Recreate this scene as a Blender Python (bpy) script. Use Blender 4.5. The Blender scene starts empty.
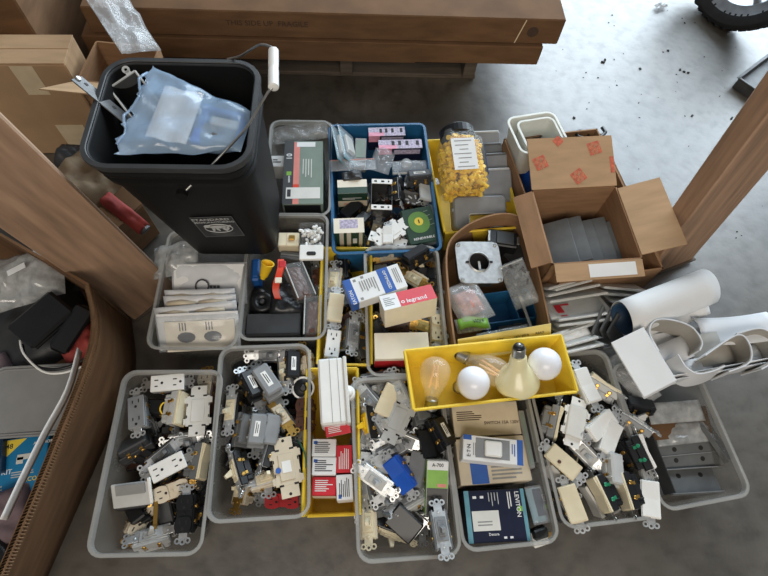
import bpy, math, random
from mathutils import Matrix, Vector, noise, Euler

sc = bpy.context.scene
COL = sc.collection
random.seed(7)
R = math.radians

# ------------------------------------------------------------------ camera
# focal length (in pixels of a 768x576 frame), the image point straight below the camera, and the camera height
F, NX, NY, H = 525.0, 356.0, 552.0, 1.19
dn = Vector(((NX - 384) / F, -(NY - 288) / F, -1)).normalized()
UC = -dn                                    # world up, in camera axes
YC = (Vector((0, 1, 0)) - UC * UC.y).normalized()
XC = YC.cross(UC)
cam_d = bpy.data.cameras.new('camera')
cam_d.sensor_width = 36
cam_d.lens = F / 768 * 36
cam_d.clip_start = 0.02
cam = bpy.data.objects.new('camera', cam_d)
COL.objects.link(cam)
cam.matrix_world = Matrix((XC, YC, UC)).to_4x4()
cam.location = (0, 0, H)
sc.camera = cam

# ------------------------------------------------------------------ light
world = bpy.data.worlds.new('world')
sc.world = world
world.use_nodes = True
bg = world.node_tree.nodes['Background']
bg.inputs[0].default_value = (0.90, 0.94, 1.0, 1)
bg.inputs[1].default_value = 0.17


def area(name, loc, aim, sx, sy, power, col):
    d = bpy.data.lights.new(name, 'AREA')
    d.shape = 'RECTANGLE'
    d.size, d.size_y, d.energy, d.color = sx, sy, power, col
    o = bpy.data.objects.new(name, d)
    COL.objects.link(o)
    o.location = loc
    o.rotation_euler = (Vector(aim) - Vector(loc)).to_track_quat('-Z', 'Y').to_euler()
    return o


# daylight through the open garage door far behind the boxes, and an unseen ceiling light set behind the camera, its reflection out of frame
area('garage_door_daylight', (1.75, 3.7, 1.6), (0.6, 0.9, 0.3), 4.4, 3.0, 335, (0.76, 0.89, 1.0))
area('ceiling_light', (-0.1, -2.0, 2.8), (0.2, 0.4, 0.0), 2.4, 1.2, 72, (1.0, 0.91, 0.80))

sc.view_settings.view_transform = 'Standard'
sc.view_settings.look = 'None'
sc.view_settings.exposure = 0.0
sc.view_settings.gamma = 1.0
sc.view_settings.use_curve_mapping = False


# ------------------------------------------------------------------ from photo pixels to points in the garage
def P(px, py, z=0.0):
    d = Vector(((px - 384) / F, -(py - 288) / F, -1))
    t = (z - H) / d.dot(UC)
    return Vector((d.dot(XC) * t, d.dot(YC) * t, z))


def frame(a, b, za, zb=None, roll=0.0):
    """long axis X from pixel a (height za) to pixel b (height zb); Z is up, rolled about X"""
    zb = za if zb is None else zb
    A, B = P(*a, za), P(*b, zb)
    X = (B - A).normalized()
    Y = Vector((0, 0, 1)).cross(X).normalized()
    Z = X.cross(Y)
    M = Matrix((X, Y, Z)).transposed().to_4x4()
    M = M @ Matrix.Rotation(R(roll), 4, 'X')
    M.translation = (A + B) / 2
    return M, (B - A).length


# ------------------------------------------------------------------ materials
def lin(c):
    return tuple(((v / 255) / 12.92 if v / 255 <= 0.04045 else ((v / 255 + 0.055) / 1.055) ** 2.4) for v in c) + (1,)


MATS = {}


def mat(name, rgb, rough=0.5, metal=0.0, var=0.12, scale=30, bump=0.0, alpha=1.0, stretch=None, spec=0.5, emit=0.0):
    m = bpy.data.materials.new(name)
    m.use_nodes = True
    nt = m.node_tree
    N, L = nt.nodes, nt.links
    b = N['Principled BSDF']
    b.inputs['Roughness'].default_value = rough
    b.inputs['Metallic'].default_value = metal
    b.inputs['Specular IOR Level'].default_value = spec
    tc = N.new('ShaderNodeTexCoord')
    src = tc.outputs['Object']
    if stretch:
        mp = N.new('ShaderNodeMapping')
        mp.inputs['Scale'].default_value = stretch
        L.new(src, mp.inputs[0])
        src = mp.outputs[0]
    nz = N.new('ShaderNodeTexNoise')
    nz.inputs['Scale'].default_value = scale
    nz.inputs['Detail'].default_value = 4
    L.new(src, nz.inputs['Vector'])
    c = lin(rgb)
    rp = N.new('ShaderNodeValToRGB')
    rp.color_ramp.elements[0].position = 0.3
    rp.color_ramp.elements[1].position = 0.72
    rp.color_ramp.elements[0].color = tuple(v * (1 - var) for v in c[:3]) + (1,)
    rp.color_ramp.elements[1].color = tuple(min(1, v * (1 + var)) for v in c[:3]) + (1,)
    L.new(nz.outputs[0], rp.inputs[0])
    L.new(rp.outputs[0], b.inputs['Base Color'])
    if bump:
        bp = N.new('ShaderNodeBump')
        bp.inputs['Strength'].default_value = bump
        bp.inputs['Distance'].default_value = 0.002
        L.new(nz.outputs[0], bp.inputs['Height'])
        L.new(bp.outputs[0], b.inputs['Normal'])
    if alpha < 1:
        tr = N.new('ShaderNodeBsdfTransparent')
        mx = N.new('ShaderNodeMixShader')
        mx.inputs[0].default_value = alpha
        L.new(tr.outputs[0], mx.inputs[1])
        L.new(b.outputs[0], mx.inputs[2])
        L.new(mx.outputs[0], N['Material Output'].inputs[0])
    MATS[name] = m
    return m


def M_(n):
    return MATS[n]


mat('frosted', (136, 132, 124), 0.35, alpha=0.26, scale=18, var=0.1)
mat('frosted_rim', (178, 177, 172), 0.35, alpha=0.5, scale=18, var=0.08)
mat('white_tub', (224, 224, 214), 0.4, alpha=0.8, var=0.05)
mat('blue_tub', (34, 92, 134), 0.4, var=0.15)
mat('yellow_tub', (238, 204, 62), 0.45, var=0.12, scale=22)
mat('black_plastic', (22, 23, 25), 0.38, var=0.2)
mat('bucket_black', (13, 13, 13), 0.6, spec=0.3, var=0.35, scale=9)
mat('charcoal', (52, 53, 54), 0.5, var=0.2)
mat('grey_plastic', (134, 136, 137), 0.45, var=0.12)
mat('midgrey', (98, 100, 100), 0.5, var=0.15)
mat('lightgrey', (186, 187, 184), 0.45, var=0.08)
mat('white', (232, 231, 226), 0.4, var=0.04)
mat('dull_white', (212, 210, 203), 0.5, var=0.06)
mat('ivory', (221, 209, 178), 0.42, var=0.07)
mat('beige', (205, 192, 168), 0.5, var=0.08)
mat('cream', (226, 216, 196), 0.55, var=0.05)
mat('brown_plastic', (84, 54, 42), 0.4, var=0.2)
mat('steel', (176, 176, 172), 0.33, 0.9, var=0.18, scale=60)
mat('galvanised', (206, 208, 208), 0.36, 0.6, var=0.2, scale=70)
mat('sheet_steel', (128, 134, 128), 0.4, 0.35, var=0.15)
mat('dark_steel', (92, 92, 92), 0.45, 0.7, var=0.25)
mat('brass', (190, 150, 78), 0.35, 0.9, var=0.15)
mat('slot', (28, 24, 22), 0.7, var=0.1)
mat('green_screw', (40, 140, 100), 0.4, 0.3)
mat('red', (190, 44, 48), 0.45, var=0.08)
mat('red_print', (202, 40, 52), 0.5, var=0.08)
mat('orange_red', (214, 62, 34), 0.42)
mat('orange_print', (196, 98, 70), 0.7, var=0.35, scale=120)
mat('ink', (46, 46, 50), 0.7, var=0.1)
mat('faint_ink', (70, 52, 40), 0.85, var=0.3, scale=200)
mat('grey_ink', (140, 140, 138), 0.7)
mat('navy', (24, 30, 52), 0.35, var=0.15)
mat('teal', (98, 146, 158), 0.35, var=0.2)
mat('blue_print', (56, 96, 168), 0.45, var=0.08)
mat('blue_bright', (28, 88, 190), 0.35, var=0.1)
mat('sky_blue', (28, 120, 168), 0.4, var=0.08)
mat('blue_bit', (30, 84, 150), 0.4)
mat('dark_green', (34, 62, 46), 0.45, var=0.15)
mat('green_glow', (96, 138, 60), 0.45, var=0.1)
mat('sage', (118, 132, 120), 0.45, var=0.1)
mat('lime', (122, 172, 58), 0.45, var=0.1)
mat('salmon', (214, 128, 116), 0.5, var=0.1)
mat('pink_print', (222, 150, 172), 0.5, var=0.25)
mat('lilac_print', (176, 166, 186), 0.5, var=0.5, scale=160)
mat('yellow_print', (232, 206, 70), 0.5)
mat('yellow_nut', (240, 196, 40), 0.4, var=0.1)
mat('notice', (222, 204, 132), 0.6, var=0.06)
mat('paper', (226, 226, 224), 0.7, var=0.04, scale=12)
mat('cardstock', (214, 215, 216), 0.6, var=0.05, scale=10)
mat('cardstock_back', (164, 158, 148), 0.7, var=0.08, scale=14)
mat('cardboard', (150, 116, 86), 0.8, var=0.14, scale=14, bump=0.15, stretch=(1, 1, 6), spec=0.2)
mat('cardboard_light', (178, 146, 112), 0.8, var=0.1, scale=12, bump=0.12, stretch=(1, 5, 1), spec=0.2)
mat('cardboard_dark', (108, 80, 56), 0.85, var=0.22, scale=9, bump=0.2, stretch=(1, 1, 4), spec=0.2)
mat('cardboard_edge', (150, 120, 90), 0.85, var=0.2, scale=80)
mat('tape', (224, 204, 170), 0.3, var=0.08)
mat('wood', (164, 132, 106), 0.65, var=0.28, scale=7, bump=0.2, stretch=(9, 9, 0.8))
mat('pallet_wood', (88, 78, 68), 0.85, var=0.3, scale=9, stretch=(1, 8, 8))
mat('rubber', (30, 31, 33), 0.75, var=0.3, scale=40, bump=0.3)
mat('wheel_rim', (150, 156, 162), 0.4, 0.5, var=0.2)
mat('bag', (214, 216, 216), 0.18, alpha=0.34, var=0.2, scale=40, spec=0.9)
mat('bag_thin', (216, 222, 226), 0.14, alpha=0.22, var=0.15, scale=40, spec=1.0)
mat('bag_blue', (176, 204, 232), 0.16, alpha=0.45, var=0.12, scale=22, spec=0.9)
mat('bag_silver', (188, 190, 188), 0.16, alpha=0.62, var=0.3, scale=60, spec=1.0)
mat('bag_white', (224, 226, 228), 0.3, alpha=0.72, var=0.08, scale=30)
mat('clear', (215, 220, 222), 0.06, alpha=0.12, var=0.05, spec=0.9)
mat('bulb_clear', (250, 240, 220), 0.04, alpha=0.2, var=0.03, spec=1.0)
mat('bulb_frost', (232, 223, 178), 0.22, var=0.04)
mat('bulb_white', (240, 241, 246), 0.25, var=0.02)
mat('filament', (250, 196, 120), 0.4, var=0.1)
mat('pinkish', (186, 132, 122), 0.6, var=0.35, scale=60)
mat('mauve', (110, 92, 96), 0.8, var=0.25, scale=25, bump=0.3)
mat('tan_paper', (112, 92, 68), 0.8, var=0.15, scale=30, bump=0.3)
mat('red_rag', (150, 58, 52), 0.8, var=0.25, scale=40, bump=0.4)
mat('green_wire', (48, 108, 84), 0.4)
mat('lid_grey', (150, 150, 148), 0.3, alpha=0.75, var=0.06)
mat('blue_inside', (32, 62, 92), 0.5, var=0.1)


def floor_material():
    m = bpy.data.materials.new('concrete')
    m.use_nodes = True
    N, L = m.node_tree.nodes, m.node_tree.links
    b = N['Principled BSDF']
    b.inputs['Specular IOR Level'].default_value = 1.0
    b.inputs['Coat Weight'].default_value = 0.9
    b.inputs['Coat Roughness'].default_value = 0.42
    tc = N.new('ShaderNodeTexCoord')
    n1 = N.new('ShaderNodeTexNoise'); n1.inputs['Scale'].default_value = 3.2; n1.inputs['Detail'].default_value = 8
    n1.inputs['Roughness'].default_value = 0.7
    n2 = N.new('ShaderNodeTexNoise'); n2.inputs['Scale'].default_value = 26; n2.inputs['Detail'].default_value = 6
    for n in (n1, n2):
        L.new(tc.outputs['Object'], n.inputs['Vector'])
    r1 = N.new('ShaderNodeValToRGB')
    r1.color_ramp.elements[0].position = 0.34; r1.color_ramp.elements[1].position = 0.7
    r1.color_ramp.elements[0].color = lin((60, 54, 45)); r1.color_ramp.elements[1].color = lin((100, 94, 84))
    L.new(n1.outputs[0], r1.inputs[0])
    r2 = N.new('ShaderNodeValToRGB')
    r2.color_ramp.elements[0].position = 0.3; r2.color_ramp.elements[1].position = 0.5
    r2.color_ramp.elements[0].color = (0.62, 0.6, 0.58, 1); r2.color_ramp.elements[1].color = (1, 1, 1, 1)
    L.new(n2.outputs[0], r2.inputs[0])
    mx = N.new('ShaderNodeMix'); mx.data_type = 'RGBA'; mx.blend_type = 'MULTIPLY'
    mx.inputs[0].default_value = 0.8
    L.new(r1.outputs[0], mx.inputs[6]); L.new(r2.outputs[0], mx.inputs[7])
    L.new(mx.outputs[2], b.inputs['Base Color'])
    rr = N.new('ShaderNodeMapRange')
    rr.inputs[3].default_value = 0.36; rr.inputs[4].default_value = 0.56
    L.new(n1.outputs[0], rr.inputs[0]); L.new(rr.outputs[0], b.inputs['Roughness'])
    cw = N.new('ShaderNodeMapRange'); cw.inputs[1].default_value = 0.3; cw.inputs[2].default_value = 0.7
    cw.inputs[3].default_value = 0.55; cw.inputs[4].default_value = 1.0
    L.new(n2.outputs[0], cw.inputs[0]); L.new(cw.outputs[0], b.inputs['Coat Weight'])
    bp = N.new('ShaderNodeBump'); bp.inputs['Strength'].default_value = 0.3; bp.inputs['Distance'].default_value = 0.004
    L.new(n2.outputs[0], bp.inputs['Height']); L.new(bp.outputs[0], b.inputs['Normal'])
    MATS['concrete'] = m


floor_material()


# ------------------------------------------------------------------ mesh builder
class MB:
    def __init__(self):
        self.v, self.f, self.smooth = [], [], False

    def add(self, vs, fs, T=None):
        o = len(self.v)
        self.v += [(T @ Vector(p))[:] if T is not None else tuple(p) for p in vs]
        self.f += [tuple(i + o for i in f) for f in fs]
        return self

    def cbox(self, cx, cy, cz, sx, sy, sz, c=0.001, T=None):
        """box with chamfered edges"""
        X, Y, Z = sx / 2, sy / 2, sz / 2
        c = min(c, X * .9, Y * .9, Z * .9)
        vs, fs, idx = [], [], {}
        for ax in range(3):
            for s in (-1, 1):
                q = []
                for (i, j) in ((-1, -1), (1, -1), (1, 1), (-1, 1)):
                    p = [0, 0, 0]
                    e = [X, Y, Z]
                    a1, a2 = (ax + 1) % 3, (ax + 2) % 3
                    p[ax] = s * e[ax]
                    p[a1] = i * (e[a1] - c)
                    p[a2] = j * (e[a2] - c)
                    sg = [0, 0, 0]; sg[ax] = s; sg[a1] = i; sg[a2] = j
                    idx[(ax, tuple(sg))] = len(vs)
                    q.append(len(vs))
                    vs.append((cx + p[0], cy + p[1], cz + p[2]))
                fs.append(tuple(q) if s > 0 else tuple(reversed(q)))
        S = (-1, 1)
        for ax in range(3):                     # edges parallel to ax
            a1, a2 = (ax + 1) % 3, (ax + 2) % 3
            for i in S:
                for j in S:
                    def g(face, k):
                        sg = [0, 0, 0]; sg[ax] = k; sg[a1] = i; sg[a2] = j
                        return idx[(face, tuple(sg))]
                    q = (g(a1, -1), g(a2, -1), g(a2, 1), g(a1, 1))
                    fs.append(q if i * j < 0 else tuple(reversed(q)))
        for i in S:
            for j in S:
                for k in S:
                    t = (idx[(0, (i, j, k))], idx[(1, (i, j, k))], idx[(2, (i, j, k))])
                    fs.append(t if i * j * k > 0 else tuple(reversed(t)))
        return self.add(vs, fs, T)

    def lathe(self, prof, n=24, T=None, cap=True):
        vs, fs = [], []
        for r, z in prof:
            for i in range(n):
                a = 2 * math.pi * i / n
                vs.append((r * math.cos(a), r * math.sin(a), z))
        for k in range(len(prof) - 1):
            for i in range(n):
                j = (i + 1) % n
                fs.append((k * n + i, k * n + j, (k + 1) * n + j, (k + 1) * n + i))
        if cap:
            fs.append(tuple(reversed(range(n))))
            fs.append(tuple(range((len(prof) - 1) * n, len(prof) * n)))
        return self.add(vs, fs, T)

    def cyl(self, p, q, r, n=10, r2=None):
        p, q = Vector(p), Vector(q)
        d = q - p
        T = Matrix.Translation(p) @ d.to_track_quat('Z', 'Y').to_matrix().to_4x4()
        return self.lathe([(r, 0), (r if r2 is None else r2, d.length)], n, T)

    def ring(self, cx, cy, z, ro, ri, th, n=12):
        vs, fs = [], []
        for (r, h) in ((ro, 0), (ro, th), (ri, th), (ri, 0)):
            for i in range(n):
                a = 2 * math.pi * i / n
                vs.append((cx + r * math.cos(a), cy + r * math.sin(a), z + h))
        for k in range(4):
            for i in range(n):
                j = (i + 1) % n
                k2 = (k + 1) % 4
                fs.append((k * n + i, k * n + j, k2 * n + j, k2 * n + i))
        return self.add(vs, fs)

    def tube(self, pts, r, n=8, closed=False):
        pts = [Vector(p) for p in pts]
        vs, fs = [], []
        up = Vector((0.13, 0.21, 1)).normalized()
        m = len(pts)
        for k, p in enumerate(pts):
            a = pts[max(k - 1, 0)]
            b = pts[min(k + 1, m - 1)]
            t = (b - a).normalized()
            u = t.cross(up)
            if u.length < .05:
                u = t.cross(Vector((1, 0, 0)))
            u.normalize()
            w = t.cross(u)
            rr = r[k] if isinstance(r, (list, tuple)) else r
            for i in range(n):
                an = 2 * math.pi * i / n
                vs.append(p + (u * math.cos(an) + w * math.sin(an)) * rr)
        for k in range(m - 1):
            for i in range(n):
                j = (i + 1) % n
                fs.append((k * n + i, k * n + j, (k + 1) * n + j, (k + 1) * n + i))
        fs.append(tuple(reversed(range(n))))
        fs.append(tuple(range((m - 1) * n, m * n)))
        return self.add(vs, fs)

    def loops(self, loops, cap0=False, cap1=False):
        n = len(loops[0])
        vs = [p for l in loops for p in l]
        fs = []
        for k in range(len(loops) - 1):
            for i in range(n):
                j = (i + 1) % n
                fs.append((k * n + i, k * n + j, (k + 1) * n + j, (k + 1) * n + i))
        if cap0:
            fs.append(tuple(reversed(range(n))))
        if cap1:
            fs.append(tuple(range((len(loops) - 1) * n, len(loops) * n)))
        return self.add(vs, fs)

    def sheet(self, fn, nu, nv, th):
        """curved sheet of thickness th: fn(u,v)->(point, normal)"""
        top, bot = [], []
        for j in range(nv + 1):
            for i in range(nu + 1):
                p, nrm = fn(i / nu, j / nv)
                top.append(Vector(p) + Vector(nrm) * th / 2)
                bot.append(Vector(p) - Vector(nrm) * th / 2)
        o = len(top)
        fs = []
        w = nu + 1
        for j in range(nv):
            for i in range(nu):
                a, b, c, d = j * w + i, j * w + i + 1, (j + 1) * w + i + 1, (j + 1) * w + i
                fs.append((a, b, c, d))
                fs.append((d + o, c + o, b + o, a + o))
        for i in range(nu):
            fs.append((i + 1, i, i + o, i + 1 + o))
            k = nv * w + i
            fs.append((k, k + 1, k + 1 + o, k + o))
        for j in range(nv):
            a, b = j * w, (j + 1) * w
            fs.append((a, b, b + o, a + o))
            a, b = j * w + nu, (j + 1) * w + nu
            fs.append((b, a, a + o, b + o))
        return self.add(top + bot, fs)

    def mesh(self, name, m, smooth=False):
        me = bpy.data.meshes.new(name)
        me.from_pydata([tuple(p) for p in self.v], [], self.f)
        me.materials.append(M_(m) if isinstance(m, str) else m)
        if smooth:
            me.polygons.foreach_set('use_smooth', [True] * len(me.polygons))
        me.update()
        return me


def rrect(L, W, r, z, n=5, cx=0, cy=0):
    pts = []
    for (sx, sy, a0) in ((1, 1, 0), (-1, 1, 90), (-1, -1, 180), (1, -1, 270)):
        for i in range(n + 1):
            a = R(a0 + 90 * i / n)
            pts.append((cx + sx * (L / 2 - r) + r * math.cos(a), cy + sy * (W / 2 - r) + r * math.sin(a), z))
    return pts


def smooth_angle(me, deg=40):
    me.polygons.foreach_set('use_smooth', [True] * len(me.polygons))
    try:
        me.set_sharp_from_angle(angle=R(deg))
    except Exception:
        pass
    return me


def root(name, label, cat, M=None, group=None):
    o = bpy.data.objects.new(name, None)
    o.empty_display_size = 0.02
    COL.objects.link(o)
    if M is not None:
        o.matrix_world = M
    o['label'] = label
    o['category'] = cat
    if group:
        o['group'] = group
    return o


def part(name, me, parent=None, M=None, label=None, stuff=False):
    o = bpy.data.objects.new(name, me)
    COL.objects.link(o)
    if parent is not None:
        o.parent = parent
    if M is not None:
        o.matrix_local = M
    if label:
        o['label'] = label
    if stuff:
        o['kind'] = 'stuff'
    return o


def solo(name, me, label, cat, M=None, group=None):
    o = part(name, me)
    if M is not None:
        o.matrix_world = M
    o['label'] = label
    o['category'] = cat
    if group:
        o['group'] = group
    return o


CACHE = {}


def cached(key, fn):
    if key not in CACHE:
        CACHE[key] = fn()
    return CACHE[key]


TX = {}


def text_mesh(s, size, m, xs=1.0):
    def make():
        cu = bpy.data.curves.new('lettering', 'FONT')
        cu.body = s
        cu.size = size
        cu.align_x = 'CENTER'
        cu.align_y = 'CENTER'
        cu.resolution_u = 2
        cu.extrude = 0.00008
        cu.offset = size * 0.012
        o = bpy.data.objects.new('lettering', cu)
        me = bpy.data.meshes.new_from_object(o)
        bpy.data.objects.remove(o)
        me.materials.clear()
        me.materials.append(M_(m))
        if xs != 1.0:
            me.transform(Matrix.Diagonal((xs, 1, 1, 1)))
        return me
    return cached(('text', s, size, m, xs), make)


def face_matrix(face, L, W, Hh):
    """frame lying on one face of a box whose top is at z=0 and bottom at -Hh"""
    if face == 'top':
        return Matrix.Identity(4), L, W
    if face == 'front':
        return Matrix(((1, 0, 0, 0), (0, 0, -1, -W / 2), (0, 1, 0, -Hh / 2), (0, 0, 0, 1))), L, Hh
    if face == 'back':
        return Matrix(((-1, 0, 0, 0), (0, 0, 1, W / 2), (0, 1, 0, -Hh / 2), (0, 0, 0, 1))), L, Hh
    if face == 'right':
        return Matrix(((0, 0, 1, L / 2), (1, 0, 0, 0), (0, 1, 0, -Hh / 2), (0, 0, 0, 1))), W, Hh
    if face == 'left':
        return Matrix(((0, 0, -1, -L / 2), (-1, 0, 0, 0), (0, 1, 0, -Hh / 2), (0, 0, 0, 1))), W, Hh


def decal(o, dims, face, u0, v0, u1, v1, m, name='printed_panel', lift=0.0002):
    T, fl, fw = face_matrix(face, *dims)
    me = MB().cbox(0, 0, 0, abs(u1 - u0) * fl, abs(v1 - v0) * fw, 0.0003, 0.0001).mesh(name, m)
    part(name, me, o, T @ Matrix.Translation((((u0 + u1) / 2 - .5) * fl, ((v0 + v1) / 2 - .5) * fw, lift)))


def write(o, dims, face, s, u, v, size, m, rot=0, lift=0.0006, xs=1.0):
    T, fl, fw = face_matrix(face, *dims)
    part('lettering', text_mesh(s, size, m, xs), o,
         T @ Matrix.Translation(((u - .5) * fl, (v - .5) * fw, lift)) @ Matrix.Rotation(R(rot), 4, 'Z'), stuff=False)


def lines(o, dims, face, u0, v0, u1, v1, n, m, along='u', name='small_print', frac=0.45, seed=1):
    """rows of print too small to read"""
    T, fl, fw = face_matrix(face, *dims)
    rnd = random.Random(seed)
    mb = MB()
    for i in range(n):
        t = (i + .5) / n
        e = rnd.uniform(.55, 1.0)
        if along == 'u':
            v = v0 + (v1 - v0) * t
            a, b = u0, u0 + (u1 - u0) * e
            mb.cbox(((a + b) / 2 - .5) * fl, (v - .5) * fw, 0, (b - a) * fl, abs(v1 - v0) / n * frac * fw, .0002, .00005)
        else:
            u = u0 + (u1 - u0) * t
            a, b = v1 - (v1 - v0) * e, v1
            mb.cbox((u - .5) * fl, ((a + b) / 2 - .5) * fw, 0, abs(u1 - u0) / n * frac * fl, (b - a) * fw, .0002, .00005)
    part(name, mb.mesh(name, m), o, T @ Matrix.Translation((0, 0, .0005)), stuff=True)


def box(name, label, cat, a, b, z, w, h, m, group=None, L=None, roll=0, c=0.0012, end_flaps=False, body='body', drop=0):
    """closed carton: a, b are the two ends of the middle line of its top face"""
    z = z if isinstance(z, tuple) else (z, z)
    T, ln = frame(a, b, z[0], z[1], roll)
    L = L or ln
    o = root(name, label, cat, T, group)
    part(body, MB().cbox(0, 0, -h / 2, L, w, h, c).mesh(body, m), o)
    dims = (L, w, h)
    return o, dims


# ------------------------------------------------------------------ setting
def plane_mesh(x0, x1, y0, y1, n, m):
    vs, fs = [], []
    for j in range(n + 1):
        for i in range(n + 1):
            vs.append((x0 + (x1 - x0) * i / n, y0 + (y1 - y0) * j / n, 0))
    for j in range(n):
        for i in range(n):
            k = j * (n + 1) + i
            fs.append((k, k + 1, k + n + 2, k + n + 1))
    return MB().add(vs, fs).mesh('floor', m)


fl = part('floor', plane_mesh(-4, 6, -2.5, 7, 6, 'concrete'))
fl['kind'] = 'structure'
# grit on the floor
mb = MB()
rnd = random.Random(3)
for i in range(70):
    px, py = rnd.uniform(545, 768), rnd.uniform(8, 240)
    p = P(px, py)
    s = rnd.uniform(.001, .0032) if i > 4 else rnd.uniform(.004, .007)
    T = Matrix.Translation((p.x, p.y, s * .3)) @ Matrix.Rotation(rnd.uniform(0, 6), 4, 'Z')
    mb.cbox(0, 0, 0, s * 1.8, s, s * .7, s * .2, T)
for (px, py) in ((680, 70), (684, 72), (688, 73), (668, 51), (640, 69), (605, 60), (692, 116), (574, 118)):
    p = P(px, py)
    mb.cbox(0, 0, 0, .009, .006, .004, .0015, Matrix.Translation((p.x, p.y, .002)) @ Matrix.Rotation(px, 4, 'Z'))
g = part('floor_grit', mb.mesh('floor_grit', 'slot'))
g['kind'] = 'stuff'
g['label'] = 'dark grit and chips scattered over the pale concrete floor'
g['category'] = 'grit'


def post(name, label, foot, tip, w, d, yaw, length):
    """square-cut post standing on the floor, leaning only as far as the photo shows"""
    f0 = P(*foot)
    a = f0 - Vector((0, 0, H))
    b = P(*tip) - Vector((0, 0, H))
    n = a.cross(b).normalized()
    up = Vector((0, 0, 1))
    Z = (up - n * n.dot(up)).normalized()
    X = Vector((math.cos(R(yaw)), math.sin(R(yaw)), 0))
    Y = Z.cross(X).normalized()
    X = Y.cross(Z)
    T = Matrix((X, Y, Z)).transposed().to_4x4()
    T.translation = f0 + Z * .004
    o = root(name, label, 'post', T)
    part('upright', MB().cbox(0, 0, length / 2, w, d, length, .003).mesh('upright', 'wood'), o)
    part('foot_plate', MB().cbox(0, 0, .002, w + .012, d + .012, .006, .001).mesh('foot_plate', 'pallet_wood'), o)
    return o


post('wooden_post', 'brown wooden post rising beside the black bucket', (150, 296), (0, 172), .125, .06, 44, 1.05)
post('wooden_post', 'brown wooden post rising from the bare floor behind the open carton', (662, 262), (766, 128), .15, .05, 20, .9)


# ------------------------------------------------------------------ containers
def tub(name, label, fl, fr, L, h, z0=0.0, body_m='frosted', rim_m='frosted_rim', taper=.02, r=.024, W=None, lip=.0042, group=None):
    A, B = P(*fl, z0 + h), P(*fr, z0 + h)
    X = (B - A).normalized()
    Y = Vector((0, 0, 1)).cross(X)
    W = W or (B - A).length
    C = (A + B) / 2 + Y * L / 2
    T = Matrix((X, Y, Vector((0, 0, 1)))).transposed().to_4x4()
    T.translation = (C.x, C.y, z0 + .0005)
    o = root(name, label, 'tub', T, group)
    wi, li = W - 2 * lip, L - 2 * lip
    t = .0016
    mb = MB()
    mb.loops([rrect(wi - 2 * taper, li - 2 * taper, r * .8, 0), rrect(wi - .004, li - .004, r, h - .012), rrect(wi - .004 - 2 * t, li - .004 - 2 * t, r - t, h - .012),
              rrect(wi - 2 * taper - 2 * t, li - 2 * taper - 2 * t, r * .8 - t, .002)], True, True)
    part('body', smooth_angle(mb.mesh('body', body_m)), o)
    mb = MB()
    prof = [(-.002, h - .012), (-.001, h - .004), (lip - .001, h - .0035), (lip, h - .001), (lip - .001, h), (-.002, h), (-.003, h - .002), (-.002 - t, h - .012)]
    lp = [rrect(wi + 2 * e, li + 2 * e, max(r + e, .003), z) for e, z in prof]
    mb.loops(lp + [lp[0]])
    part('rim', smooth_angle(mb.mesh('rim', rim_m)), o)
    return o


SH = .125
tub('plastic_tub', 'clear tub of duplex outlets nearest the big corrugated box', (83.4, 558.5), (201.7, 556), .345, SH)
tub('plastic_tub', 'clear tub of toggle switches under the white sleeves tub', (204, 524.5), (310.5, 518), .345, SH)
tub('plastic_tub', 'clear tub of loose metal switches with one switch over its rim', (357, 565), (463, 557), .345, SH)
tub('plastic_tub', 'clear tub of boxed dimmers with the navy carton at its front', (463, 553.5), (562, 543), .33, SH)
tub('plastic_tub', 'clear tub heaped with white rocker switches', (563, 530.5), (660, 518.5), .345, SH)
tub('plastic_tub', 'clear tub of grey metal plates out on the open floor', (664, 513), (755, 495.6), .30, SH)
tub('plastic_tub', 'clear tub of white sleeves in front of the bucket', (144, 349.5), (236, 350), .30, SH)
tub('plastic_tub', 'clear tub of odds and ends with red clip and yellow funnel', (236, 341), (326.5, 340), .33, SH)
tub('plastic_tub', 'clear tub with blue and red switch cartons across it', (366.5, 377), (451, 375), .32, SH)
tub('plastic_tub', 'clear tub holding the single grey and black carton behind the bucket', (262, 216), (331, 216), .31, SH)
tub('plastic_tub', 'clear tub packed with thin wall plates beside the white roll', (541, 358), (642, 338), .215, .10)
tub('plastic_tub', 'blue plastic tub of cartons and metal boxes', (332, 255), (443, 251), .405, SH, body_m='blue_tub', rim_m='blue_tub', r=.014, lip=.005, taper=.012)


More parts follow.
